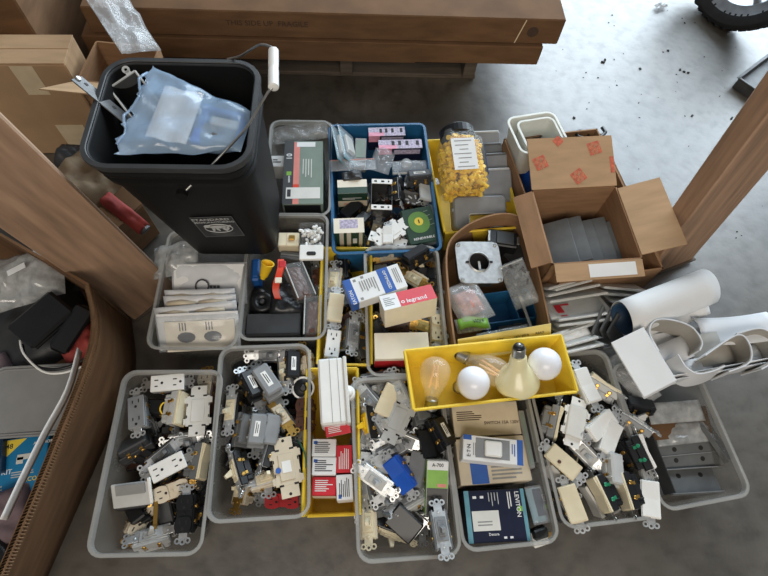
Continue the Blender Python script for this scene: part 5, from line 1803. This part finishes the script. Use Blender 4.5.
part('rib', MB().cbox(0, 0, .0008, d[0] * .9, .004, .002, .0005).mesh('rib', 'grey_plastic'), o)

# ------------------------------------------------------------------ tub of white sleeves
def sleeve(label, a, b, z, w, roll, seed, m='bag_white', group=None, thick=.010):
    T, L = frame(a, b, z, z, roll)
    o = root('plastic_sleeve', label, 'plastic sleeve', T)
    part('film', crumple(L, w, thick, .003, seed, 14, 30).mesh('film', m, True), o)
    return o, L


o, L = sleeve('white sleeve with a dark printed mark, farthest in its tub', (172, 284), (247, 283), .105, .095, 26, 91)
part('sheet', MB().cbox(0, 0, .003, L * .94, .088, .0015, .0004).mesh('sheet', 'paper'), o)
mb = MB()
for i in range(6):
    mb.cbox(.006 + (i % 3) * .008, -.008 - (i // 3) * .008, .0115, .006, .006, .0005, .0001)
mb.ring(-.014, -.006, .0112, .016, .013, .0005, 14)
part('printed_mark', mb.mesh('printed_mark', 'ink'), o)
for i, (a, b, z, lb) in enumerate((((166, 303), (236, 301), .108, 'white sleeve with beige parts just nearer than the printed one'), ((165, 309), (237, 307), .110, 'white sleeve with two beige handles, middle of the tub'), ((156, 321), (238, 313), .112, 'white sleeve edge behind the nearest sleeve'))):
    o, L = sleeve(lb, a, b, z, .06, 46, 93 + i)
    for k, x in enumerate((-.25, .18)):
        part('beige_part', MB().tube([(x * L - .03, .012, .004), (x * L, .016, .006), (x * L + .03, .012, .004)], .007, 8).mesh('beige_part', 'beige', True), o)
o, L = sleeve('white sleeve nearest in its tub, printed dark shapes on a cream card', (157, 335), (240, 331), .112, .080, 40, 97, 'bag_thin')
part('cream_card', MB().cbox(.004, -.006, .001, L * .84, .068, .0015, .0004).mesh('cream_card', 'cream'), o)
part('white_sheet', MB().cbox(0, .004, -.004, L * .98, .082, .0015, .0004).mesh('white_sheet', 'paper'), o)
mb = MB()
for x in (-.030, .026):
    for k in range(3):
        mb.cbox(x - .008 + .006 * k, .016, .0028, .0022, .018, .0005, .0001)
    mb.lathe([(.012, 0), (.012, .0006)], 12, Matrix.Translation((x + .004, -.008, .0024)) @ Matrix.Scale(1.6, 4, (1, 0, 0)))
part('printed_shapes', mb.mesh('printed_shapes', 'ink'), o)
bag('clear_bag', 'crumpled silvery bag bulging at the far corner of the white sleeves tub', 'bag', (154, 264), (198, 254), (.10, .12), .085, .03, .014, 99, 'bag_silver', freq=30)

# ------------------------------------------------------------------ tub with one large carton
o, d = box('receptacle_carton', 'grey-green and black ten-pack carton with a salmon stripe', 'box', (304, 141), (302.5, 204), (.140, .135), .098, .09, 'sage')
# local x runs towards the viewer, y towards the right of the carton
decal(o, d, 'top', 0, 0, 1, .25, 'charcoal', 'black_panel')
decal(o, d, 'top', 0.02, .25, 1, .40, 'salmon', 'salmon_stripe')
decal(o, d, 'top', .70, .25, .82, .40, 'orange_red', 'red_patch', lift=.0003)
decal(o, d, 'top', .02, .32, .10, .80, 'paper', 'white_band', lift=.0004)
decal(o, d, 'top', .75, .08, .92, .93, 'dull_white', 'address_label', lift=.0005)
decal(o, d, 'top', .50, .08, .56, .2, 'lime', 'green_mark', lift=.0005)
write(o, d, 'top', '10', .26, .14, .020, 'paper', 0 + 180)
write(o, d, 'top', 'eaton', .62, .14, .009, 'paper', 180)
lines(o, d, 'top', .30, .46, .66, .74, 4, 'dull_white', 'u', frac=.3, seed=3)
decal(o, d, 'top', .78, .11, .89, .2, 'ink', 'printed_mark', lift=.0007)
decal(o, d, 'right', .04, .45, .94, .95, 'black_plastic', 'black_panel')
lines(o, d, 'top', .78, .3, .9, .6, 3, 'grey_ink', seed=13)
o, d = box('white_box', 'small white box between the bucket and the grey-green carton', 'box', (270, 161), (284, 161), .110, .036, .05, 'paper')
lines(o, d, 'top', .2, .3, .8, .7, 2, 'ink', seed=15)
bag('clear_bag', 'crumpled clear bag stuffed behind the grey-green carton', 'bag', (272, 137), (328, 130), (.09, .10), .055, .03, .012, 103, 'bag', freq=30)

# ------------------------------------------------------------------ blue tub
for i, (a, b, z, roll, lb) in enumerate((((338, 130), (345, 164), .135, -58, 'clear blister pack standing at the far corner of the blue tub'), ((345, 130), (352, 162), .130, -54, 'second clear blister pack standing beside the corner one'))):
    o, L = bag('blister_pack', lb, 'pack', a, b, z, .07, .01, .002, 105 + i, 'bag_thin', roll=roll)
    part('card', MB().cbox(0, .004, -.005, L * .95, .06, .002, .0006).mesh('card', 'teal'), o)
    part('device', MB().cbox(0, 0, .003, L * .5, .03, .010, .002).mesh('device', 'lightgrey'), o)
o, d = box('grey_pack', 'grey carded pack standing between the blister packs and lilac cartons', 'pack', (361, 138), (360, 160), .118, .03, .05, 'lid_grey')
part('card', MB().cbox(0, 0, .0006, d[0] * .8, .024, .001, .0003).mesh('card', 'sage'), o)
for (lb, a, b, z, m2) in (('pink and lilac printed carton against the far wall of the blue tub', (368.5, 132), (405, 131), .125, 'black_plastic'), ('pink and lilac printed carton in front of the far one', (378.5, 144.5), (422, 143.5), .128, 'navy')):
    o, d = box('lilac_carton', lb, 'box', a, b, z, .030, .055, 'navy')
    decal(o, d, 'top', 0, 0, 1, 1, 'lilac_print', 'printed_top')
    decal(o, d, 'top', .0, .0, .42, .42, 'pink_print', 'pink_patch', lift=.0004)
    decal(o, d, 'front', 0, .6, .3, 1, 'pink_print', 'pink_patch')
    for u in (.3, .45, .62, .86):
        decal(o, d, 'top', u, .35, u + .07, .85, 'ink', 'printed_letter', lift=.0005)
    decal(o, d, 'front', .35, .6, .95, .9, 'lilac_print', 'printed_side')
bag('clear_bag', 'smoky clear bag crumpled in front of the lilac cartons', 'bag', (372, 158), (392, 164), (.115, .11), .075, .03, .012, 109, 'bag_thin', freq=30)
o, L = bag('zip_bag', 'flat clear zip bag jutting over the wall of the blue tub', 'bag', (330, 166), (376, 164), (.130, .122), .035, .008, .005, 111, 'bag_thin', freq=30)
part('zip_line', MB().cbox(0, .015, .003, L * .96, .0025, .002, .0005).mesh('zip_line', 'pinkish'), o)
o, L = bag('blister_pack', 'empty clear blister shell in front of the lilac cartons', 'pack', (392, 168), (428, 167), .112, .045, .014, .003, 113, 'bag_thin', freq=30)
part('raised_cup', MB().lathe([(.016, 0), (.013, .010), (.001, .011)], 14, Matrix.Translation((-.01, .006, .004))).mesh('raised_cup', 'bag', True), o)
part('edge', MB().tube([(-L / 2, -.02, .003), (L / 2, -.02, .003), (L / 2, .02, .003)], .0015, 5).mesh('edge', 'lightgrey'), o)
for (lb, a, b, z, fr) in (('green and cream device carton, farther of two at the blue tub wall', (337.5, 187), (367, 186), .132, 0), ('green and cream device carton, nearer of two at the blue tub wall', (333.5, 226), (364, 225), .136, 1)):
    o, d = box('green_cream_carton', lb, 'box', a, b, z, .042, .085, 'dark_green')
    decal(o, d, 'top', 0, 0, 1, 1, 'cream', 'cream_top')
    if fr == 0:
        decal(o, d, 'front', 0, .36, 1, .64, 'beige', 'cream_band')
        write(o, d, 'front', 'SPECIFICATION', .5, .5, .0065, 'orange_red')
        lines(o, d, 'front', .15, .70, .85, .80, 2, 'dull_white', seed=1)
        decal(o, d, 'front', .42, .10, .64, .22, 'dull_white', 'printed_mark')
        decal(o, d, 'top', 0, .0, 1, .45, 'dark_green', 'green_band', lift=.0004)
        decal(o, d, 'front', 0, 0, 1, .05, 'cream', 'cream_edge')
    else:
        for u in (.18, .42):
            decal(o, d, 'front', u, 0, u + .14, 1, 'beige', 'cream_band')
        decal(o, d, 'front', .82, 0, .94, 1, 'beige', 'cream_band')
        decal(o, d, 'front', .62, .45, .76, .7, 'dull_white', 'printed_mark')
        decal(o, d, 'top', .2, .3, .8, .9, 'lilac_print', 'worn_patch', lift=.0004)
bag('black_pouch', 'crumpled black bag behind the farther green and cream carton', 'bag', (342, 178), (362, 176), .128, .03, .02, .01, 117, 'charcoal', freq=40)
filler('dark device half buried among the cartons of the blue tub', 'buried devices, blue tub', (332, 255), (443, 251), .405, .125, 4, 4, 71, DARK[:2] + DARK[4:5], (.05, .075), u=(.12, .92), v=(.06, .62))
# square metal device box
T, L = frame((382, 176.5), (381.5, 212.5), .128, .122)
o = root('device_box', 'black steel wall box with white screw ears, open side up', 'metal box', T)
part('shell', MB().loops([rrect(.066, .05, .004, -.055, 2), rrect(.070, .053, .004, 0, 2), rrect(.067, .050, .003, 0, 2), rrect(.063, .047, .003, -.052, 2)], True, True).mesh('shell', 'dark_steel'), o)
for s in (-1, 1):
    part('screw_ear', MB().cbox(s * .038, 0, .0, .014, .052, .0022, .0006).mesh('screw_ear', 'white'), o)
    part('ear_holes', MB().cbox(s * .038, -.016, .001, .005, .007, .001, .0003).cbox(s * .038, .002, .001, .005, .008, .001, .0003).cbox(s * .038, .017, .001, .005, .004, .001, .0003).mesh('ear_holes', 'slot'), o, stuff=True)
part('knockout', MB().lathe([(.009, 0), (.009, .001)], 14, Matrix.Translation((.018, 0, -.0525))).mesh('knockout', 'slot'), o)
dev('duplex', 'black outlet on edge beside the steel wall box', (400, 176), (402, 206), .118, -66, 'black_plastic', 'black_plastic', 'galvanised')
dev('toggle', 'black switch among silver lugs at the blue tub side wall', (408, 184), (430, 182), .108, 160, 'black_plastic', 'charcoal', 'galvanised', stick='dull_white')
dev('duplex', 'dark device with silver lugs just above the green card', (404, 196), (424, 200), .100, 40, 'charcoal', 'black_plastic', 'galvanised')
dev('rocker', 'clear-topped dark device against the blue tub side wall', (424, 178), (426, 202), .112, -20, 'lightgrey', 'charcoal', 'steel')
mb = MB()
c = P(413, 201, .122)
for k in range(7):
    a = k * .9
    mb.tube([(0.012 * math.cos(a), .008 * math.sin(a), 0), (0.020 * math.cos(a + .4), .014 * math.sin(a + .4), .006)], .002, 6)
solo('silver_lugs', mb.mesh('silver_lugs', 'galvanised'), 'cluster of bright silver lugs above the green card', 'lugs', Matrix.Translation(c))
dev('dimmer', 'white device yoke with many notches in front of the steel wall box', (403, 224), (379, 240), .118, -4, 'white', 'midgrey', scale=.95)
dev('dimmer', 'second white notched yoke half under the first, at the near blue wall', (400, 243), (376, 237), .105, 4, 'white', 'lightgrey', scale=.9)
dev('rocker', 'white rocker frame standing on the notched yokes', (388, 224), (388, 246), .122, 10, 'white', 'lightgrey', 'galvanised', scale=.7)
T, L = frame((404, 228), (437, 222), .118, .118, 6)
o = root('green_card', 'dark green glossy card box with a yellow glow and white lettering', 'box', T)
part('body', MB().cbox(0, 0, -.008, .078, .098, .016, .002).mesh('body', 'dark_green'), o)
part('clear_sleeve', MB().cbox(.003, -.002, -.009, .086, .104, .012, .003).mesh('clear_sleeve', 'clear'), o)
part('glow_patch', MB().loops([[(x, y, .0002) for x, y, _ in rrect(.052, .058, .025, 0, 6)], [(x, y, .0006) for x, y, _ in rrect(.052, .058, .025, 0, 6)]], True, True).mesh('glow_patch', 'green_glow'), o, Matrix.Translation((-.002, .008, 0)))
part('glow_core', MB().lathe([(.011, 0), (.011, .0004)], 16, Matrix.Translation((-.002, .010, .0006))).mesh('glow_core', 'yellow_print'), o)
part('flame_mark', MB().cbox(-.002, .010, .0012, .003, .010, .0004, .0001).mesh('flame_mark', 'faint_ink'), o)
part('lettering', text_mesh('RENEWABLE', .0085, 'paper', 1.1), o, Matrix.Translation((0, -.036, .0008)))
for k in range(4):
    part('printed_mark', MB().cbox(.028, .03 - k * .013, .0006, .012, .0018, .0004, .0001).mesh('printed_mark', 'sage'), o, Matrix.Rotation(R(12), 4, 'Z'))
part('copper_coil', MB().tube([(-.05, -.02 + .002 * k, -.01 + .004 * math.sin(k * 2)) for k in range(12)], .003, 6).mesh('copper_coil', 'brown_plastic', True), o)

# ------------------------------------------------------------------ yellow bin: jar of wire connectors and grey covers
A_, B_ = P(457, 136, .185), P(465, 190, .155)
d = (A_ - B_).normalized()
T = Matrix.Translation(B_) @ d.to_track_quat('Z', 'Y').to_matrix().to_4x4()
o = root('connector_jar', 'clear jar of yellow wire connectors with a white label, lying in the yellow bin', 'jar', T)
hj = (A_ - B_).length
rj = .055
sq = lambda r, z: rrect(2 * r, 2 * r, r * .55, z, 5)
part('jar', smooth_angle(MB().loops([sq(rj * .92, -.012), sq(rj, -.006), sq(rj, hj * .78), sq(rj * .72, hj * .93), sq(rj * .7, hj)], True, True).mesh('jar', 'clear'), 50), o)
part('lid', MB().lathe([(rj * .76, hj * .95), (rj * .8, hj * .96), (rj * .8, hj + .012), (rj * .74, hj + .016)], 26).mesh('lid', 'black_plastic'), o)
mb = MB()
rnd = random.Random(12)
for i in range(420):
    zz = rnd.uniform(-.004, hj * .88)
    rmax = (rj - .012) if zz < hj * .75 else rj * .55
    side = rnd.choice((0, 1, 2, 3, 4))
    u = rnd.uniform(-rmax, rmax)
    x, y = {0: (rmax, u), 1: (-rmax, u), 2: (u, rmax), 3: (u, -rmax), 4: (u, rnd.uniform(-rmax, rmax))}[side]
    if abs(x) + abs(y) > rmax * 1.7:
        x *= .85; y *= .85
    T2 = Matrix.Translation((x, y, zz)) @ Euler((rnd.uniform(0, 6), rnd.uniform(0, 6), rnd.uniform(0, 6))).to_matrix().to_4x4()
    mb.lathe([(.0064, -.009), (.0058, -.004), (.0044, .006), (.0022, .009)], 7, T2)
part('wire_connectors', mb.mesh('wire_connectors', 'yellow_nut'), o, stuff=True)
# label wraps the two faces that look up
Ti = T.inverted()
upl = (Ti.to_3x3() @ Vector((0.1, -.25, 1)))
ang = math.atan2(upl.y, upl.x)
ang = round(ang / (math.pi / 2)) * (math.pi / 2)
LM = Matrix.Rotation(ang, 4, 'Z') @ Matrix.Translation((rj + .0012, 0, hj * .46)) @ Matrix.Rotation(R(90), 4, 'Y')
part('label', MB().cbox(0, -.004, 0, hj * .56, .058, .0006, .0002).mesh('label', 'paper'), o, LM)
for sgn in (1, -1):
    if sgn == 1:
        nm, mm = 'label_side', 'blue_print'
    else:
        continue
    LM2 = Matrix.Rotation(ang + sgn * math.pi / 2, 4, 'Z') @ Matrix.Translation((rj + .0012, 0, hj * .46)) @ Matrix.Rotation(R(90), 4, 'Y')
    part(nm, MB().cbox(0, 0, 0, hj * .56, .06, .0006, .0002).mesh(nm, mm), o, LM2)
mb = MB()
for k in range(7):
    mb.cbox((k / 6 - .5) * hj * .46, -.004 - .004 * (k % 2), .0005, .0022, .042 - .01 * (k % 3), .0004, .0001)
part('small_print', mb.mesh('small_print', 'grey_ink'), o, LM, stuff=True)
GC = [('grey cover plate on edge against the far wall of the yellow bin', (472, 146), (500, 145), .118, .07, 34), ('dark grey cover leaning just nearer than the far one', (474, 158), (503, 157), .108, .07, 30),
      ('grey box cover leaning in the middle of the yellow bin', (478, 170), (508, 168), .110, .075, 32), ('grey rounded cover with a white upper edge, leaning', (481, 187), (512, 185), .112, .085, 26)]
for i, (lb, a, b, z, w, roll) in enumerate(GC):
    T, L = frame(a, b, z, z, roll)
    o = root('box_cover', lb, 'cover', T, 'grey covers in the yellow bin')
    part('plate', MB().cbox(0, 0, 0, L, w, .010, .004).mesh('plate', 'midgrey' if i == 1 else 'grey_plastic'), o)
    part('top_edge', MB().cbox(0, w / 2, .003, L * .9, .006, .006, .002).mesh('top_edge', 'lightgrey' if i in (0, 3) else 'midgrey'), o)
    part('hinge', MB().cyl((-L * .3, w / 2, -.004), (L * .3, w / 2, -.004), .003, 8).mesh('hinge', 'grey_plastic'), o)
T, L = frame((453, 214), (506, 212), .100, .100, 26)
o = root('weatherproof_cover', 'grey weatherproof cover frame with an open window, nearest in the yellow bin', 'cover', T, 'grey covers in the yellow bin')
part('frame', MB().loops([rrect(L, .085, .012, -.030), rrect(L, .085, .012, .004), rrect(L - .008, .077, .010, .010), rrect(L * .5, .03, .006, .010, 5, .004, -.018), rrect(L * .5, .03, .006, -.02, 5, .004, -.018), rrect(L, .085, .012, -.030)]).mesh('frame', 'grey_plastic'), o)
part('window_lip', MB().tube([(x, y, .010) for x, y, _ in rrect(L * .5, .03, .006, 0, 3, .004, -.018)] , .0016, 5).mesh('window_lip', 'lightgrey'), o)
part('hinge_lug', MB().cyl((-L / 2 - .004, .01, 0), (-L / 2 + .006, .01, 0), .006, 10).mesh('hinge_lug', 'grey_plastic'), o)

# ------------------------------------------------------------------ goods in the big near carton
T, L = frame((40, 287), (40, 352), .235, .225, 8)
o = root('power_adapter', 'flat black power adapter on top in the big corrugated box', 'adapter', frame((18, 338), (62, 300), .235, .235, 12)[0])
part('case', MB().cbox(0, 0, -.012, .098, .066, .026, .005).mesh('case', 'black_plastic'), o)
part('lid_seam', MB().cbox(0, 0, -.012, .0995, .0675, .0015, .0006).mesh('lid_seam', 'charcoal'), o)
o = root('power_adapter', 'second black adapter on edge beside the flat one', 'adapter', frame((58, 350), (86, 308), .215, .215, 30)[0])
part('case', MB().cbox(0, 0, -.012, .095, .036, .04, .005).mesh('case', 'black_plastic'), o)
part('plug_socket', MB().cbox(.049, 0, -.012, .006, .018, .02, .002).mesh('plug_socket', 'charcoal'), o)
pts = catmull([P(22, 345, .215), P(26, 358, .222), P(40, 368, .222), P(60, 369, .222), P(82, 361, .222), P(97, 345, .22)], 5)
solo('power_cable', MB().tube(pts, .0032, 7).mesh('power_cable', 'black_plastic', True), 'black cord looping below the black adapters', 'cord')
pts = catmull([P(20, 340, .222), P(24, 354, .226), P(42, 371, .226), P(62, 373, .226), P(84, 366, .226)], 5)
solo('thin_cable', MB().tube(pts, .0022, 7).mesh('thin_cable', 'white', True), 'thin white cord looping just below the black one', 'cord')
T, L = frame((0, 402), (66, 398), .190, .190, 4)
o = root('clear_cover', 'translucent grey plastic lid lying in the big corrugated box', 'lid', T)
lp = [rrect(.155, .125, .02, -.008), rrect(.158, .128, .02, 0), rrect(.150, .120, .018, .003), rrect(.146, .116, .017, 0)]
part('panel', smooth_angle(MB().loops(lp, True, True).mesh('panel', 'lid_grey')), o)
part('rim', MB().tube([(x, y, 0) for x, y, _ in rrect(.160, .130, .02, 0)] + [(.08, .045, 0)], .0028, 6).mesh('rim', 'lid_grey', True), o)
part('button', MB().lathe([(.003, 0), (.003, .003)], 8, Matrix.Translation((-.066, -.01, .002))).mesh('button', 'slot'), o)
o, d = box('blue_package', 'bright blue carton with a yellow corner, below the grey lid', 'box', (-6, 470), (46, 462), .150, .105, .05, 'sky_blue')
T_, fl_, fw_ = face_matrix('top', *d)
part('yellow_corner', MB().loops([[(-.035, .05, .0002), (-.035, .012, .0002), (.006, .05, .0002)], [(-.035, .05, .0006), (-.035, .012, .0006), (.006, .05, .0006)]], True, True).mesh('yellow_corner', 'yellow_print'), o, Matrix.Translation((.0, 0, 0)))
part('lettering', text_mesh('48', .013, 'ink'), o, Matrix.Translation((-.023, .038, .0008)))
part('lettering', text_mesh('ANCHOR', .008, 'paper'), o, Matrix.Translation((.036, .038, .0004)))
part('lettering', text_mesh('KIT', .012, 'paper'), o, Matrix.Translation((-.022, -.008, .0004)))
mb = MB()
blob2 = []
mb.cbox(.008, .016, .0003, .030, .010, .0004, .0001).cbox(-.002, .010, .0003, .012, .012, .0004, .0001).cbox(.018, .010, .0003, .01, .008, .0004, .0001)
part('drawn_bracket', mb.mesh('drawn_bracket', 'dull_white'), o)
lines(o, d, 'top', .35, .30, .85, .42, 3, 'lightgrey', seed=21)
part('lettering', text_mesh('ECONO', .011, 'yellow_print'), o, Matrix.Translation((.030, -.026, .0004)))
lines(o, d, 'top', .08, .06, .3, .22, 3, 'lightgrey', seed=22)
o, d = box('dark_blue_box', 'dark blue box edge next to the bright blue carton', 'box', (-24, 458), (2, 452), .165, .07, .05, 'blue_inside')
part('flap', MB().cbox(0, .01, .001, d[0] * .9, .04, .002, .0005).mesh('flap', 'blue_inside'), o)
bag('cloth_pouch', 'mauve cloth pouch below the bright blue carton', 'pouch', (-6, 524), (34, 508), (.16, .15), .10, .05, .012, 121, 'mauve', freq=22)
bag('cloth_pouch', 'second mauve pouch peeping out above the grey lid', 'pouch', (-8, 380), (14, 366), (.16, .16), .08, .04, .010, 123, 'mauve', freq=22)
bag('dark_tool_bag', 'black rubber end at the very corner below the mauve pouch', 'tool', (-14, 565), (8, 545), (.17, .17), .05, .03, .006, 125, 'black_plastic', freq=22)
o, L = bag('clear_bag', 'large clear bag with a white sticker in the far part of the corrugated box', 'bag', (-10, 290), (64, 268), (.19, .21), .12, .06, .02, 127, 'bag_silver', freq=20)
part('sticker', MB().cbox(.012, -.012, .052, .036, .013, .001, .0003).mesh('sticker', 'paper'), o, Matrix.Rotation(R(14), 4, 'Z'))
bag('red_mesh_bag', 'red mesh bag under the adapters against the box wall', 'bag', (64, 356), (96, 338), (.17, .18), .08, .04, .012, 129, 'red_rag', freq=40)
bag('black_sack', 'black plastic sack lining the far end of the corrugated box', 'bag', (-10, 352), (86, 300), (.13, .13), .20, .06, .02, 131, 'charcoal', freq=16)
bag('brown_sack', 'dull brown paper filling low in the corrugated box', 'paper', (-20, 470), (40, 440), (.08, .08), .30, .05, .02, 133, 'tan_paper', freq=16)
wp = [P(93, 352, .255), P(82, 392, .255), P(60, 434, .255), P(38, 480, .255), P(20, 520, .255)]
wpc = catmull(wp, 4)
solo('white_sheet', MB().sheet(lambda u, v: (wpc[int(round(u * (len(wpc) - 1)))] + Vector((-.017 - .003 * v, 0, .024 - .026 * v)), (1, 0, .1)), len(wpc) - 1, 3, .001).mesh('white_sheet', 'paper', True), 'white paper sheet lining the inside of the corrugated box wall', 'paper')

# things between the taped carton, the bucket and the post
bag('brown_paper', 'crumpled brown paper heaped between the taped carton and the post', 'paper', (66, 164), (112, 196), (.22, .20), .14, .06, .025, 141, 'tan_paper', freq=18)
o = root('red_tube', 'faded red cloth-wrapped tube leaning below the bucket rim', 'tube', frame((108, 200), (138, 224), .20, .16)[0])
part('roll', crumple(.115, .034, .034, .006, 143, 12, 40).mesh('roll', 'red_rag', True), o)
part('end_cap', MB().lathe([(.012, 0), (.014, .006), (.008, .008)], 12, Matrix.Translation((.056, 0, 0)) @ Matrix.Rotation(R(90), 4, 'Y')).mesh('end_cap', 'dark_steel'), o)
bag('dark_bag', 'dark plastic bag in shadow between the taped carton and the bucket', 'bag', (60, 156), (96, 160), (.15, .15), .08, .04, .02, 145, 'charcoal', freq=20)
o, d = box('shelf_carton', 'brown carton hidden low beneath the crumpled paper', 'box', (58, 178), (124, 222), .13, .12, .125, 'cardboard_dark')
part('flap', MB().cbox(0, .04, .002, d[0] * .98, .075, .003, .001).mesh('flap', 'cardboard_dark'), o)

# ------------------------------------------------------------------ wheel and ramp on the open floor
c = P(690, 30, 0)
ax = Vector((-.80, -.50, .28)).normalized()
rw = .20
top = Vector((0, 0, 1))
upw = (top - ax * ax.z).normalized()
ctr = c + upw * rw + Vector((.10, .05, .002))
T = Matrix.Translation(ctr) @ ax.to_track_quat('Z', 'Y').to_matrix().to_4x4()
o = root('wheel', 'black tyred wheel with a pale rim, standing on the open floor', 'wheel', T)
prof = [(.150, -.030), (.165, -.040), (.185, -.042), (.197, -.032), (.201, -.012), (.201, .012), (.197, .032), (.185, .042), (.165, .040), (.150, .030), (.147, 0), (.150, -.030)]
part('tyre', smooth_angle(MB().lathe(prof, 56, None, False).mesh('tyre', 'rubber'), 30), o)
mb = MB()
for k in range(44):
    a = 2 * math.pi * k / 44
    for s in (-1, 1):
        mb.cbox(0, 0, 0, .006, .014, .022, .001, Matrix.Rotation(a, 4, 'Z') @ Matrix.Translation((.200, 0, s * .020)) @ Matrix.Rotation(s * .5, 4, 'X'))
part('tread_blocks', mb.mesh('tread_blocks', 'rubber'), o, stuff=True)
part('rim', smooth_angle(MB().lathe([(.125, -.018), (.150, -.030), (.156, -.034), (.158, -.030), (.150, -.02), (.145, 0), (.150, .02), (.158, .030), (.156, .034), (.150, .030), (.125, .018), (.120, 0), (.125, -.018)], 48, None, False).mesh('rim', 'wheel_rim'), 30), o)
part('hub', MB().lathe([(.03, -.03), (.036, -.02), (.036, .02), (.03, .03)], 20).mesh('hub', 'dark_steel'), o)
for k in range(6):
    a = R(60 * k + 12)
    part('spoke', cached('spk', lambda: MB().cbox(.08, 0, 0, .095, .022, .016, .004).mesh('spoke', 'wheel_rim')), o, Matrix.Rotation(a, 4, 'Z'))
o = root('steel_ramp', 'dark steel channel with a worn bright edge lying beyond the post', 'metal channel', Matrix.Translation(P(764, 78, 0)) @ Matrix.Rotation(R(38), 4, 'Z'))
part('channel', MB().loops([rrect(.26, .085, .003, 0.001, 1), rrect(.26, .085, .003, .035, 1), rrect(.254, .079, .002, .035, 1), rrect(.254, .079, .002, .004, 1)], True, True).mesh('channel', 'dark_steel'), o)
part('edge_lip', MB().cbox(0, .044, .036, .262, .010, .003, .001).cbox(-.125, 0, .036, .008, .09, .003, .001).mesh('edge_lip', 'dark_steel'), o)
# scrap of foil and a dry leaf out on the floor
for (px, py, s, m, lb, nm, cat) in ((660, 8, .05, 'bag_silver', 'crumpled silvery foil scrap on the far floor', 'foil_scrap', 'scrap'),):
    p = P(px, py)
    solo(nm, crumple(s, s * .5, .008, .006, 151, 8, 60).mesh(nm, m), lb, cat, Matrix.Translation((p.x, p.y, .010)) @ Matrix.Rotation(.4, 4, 'Z'))
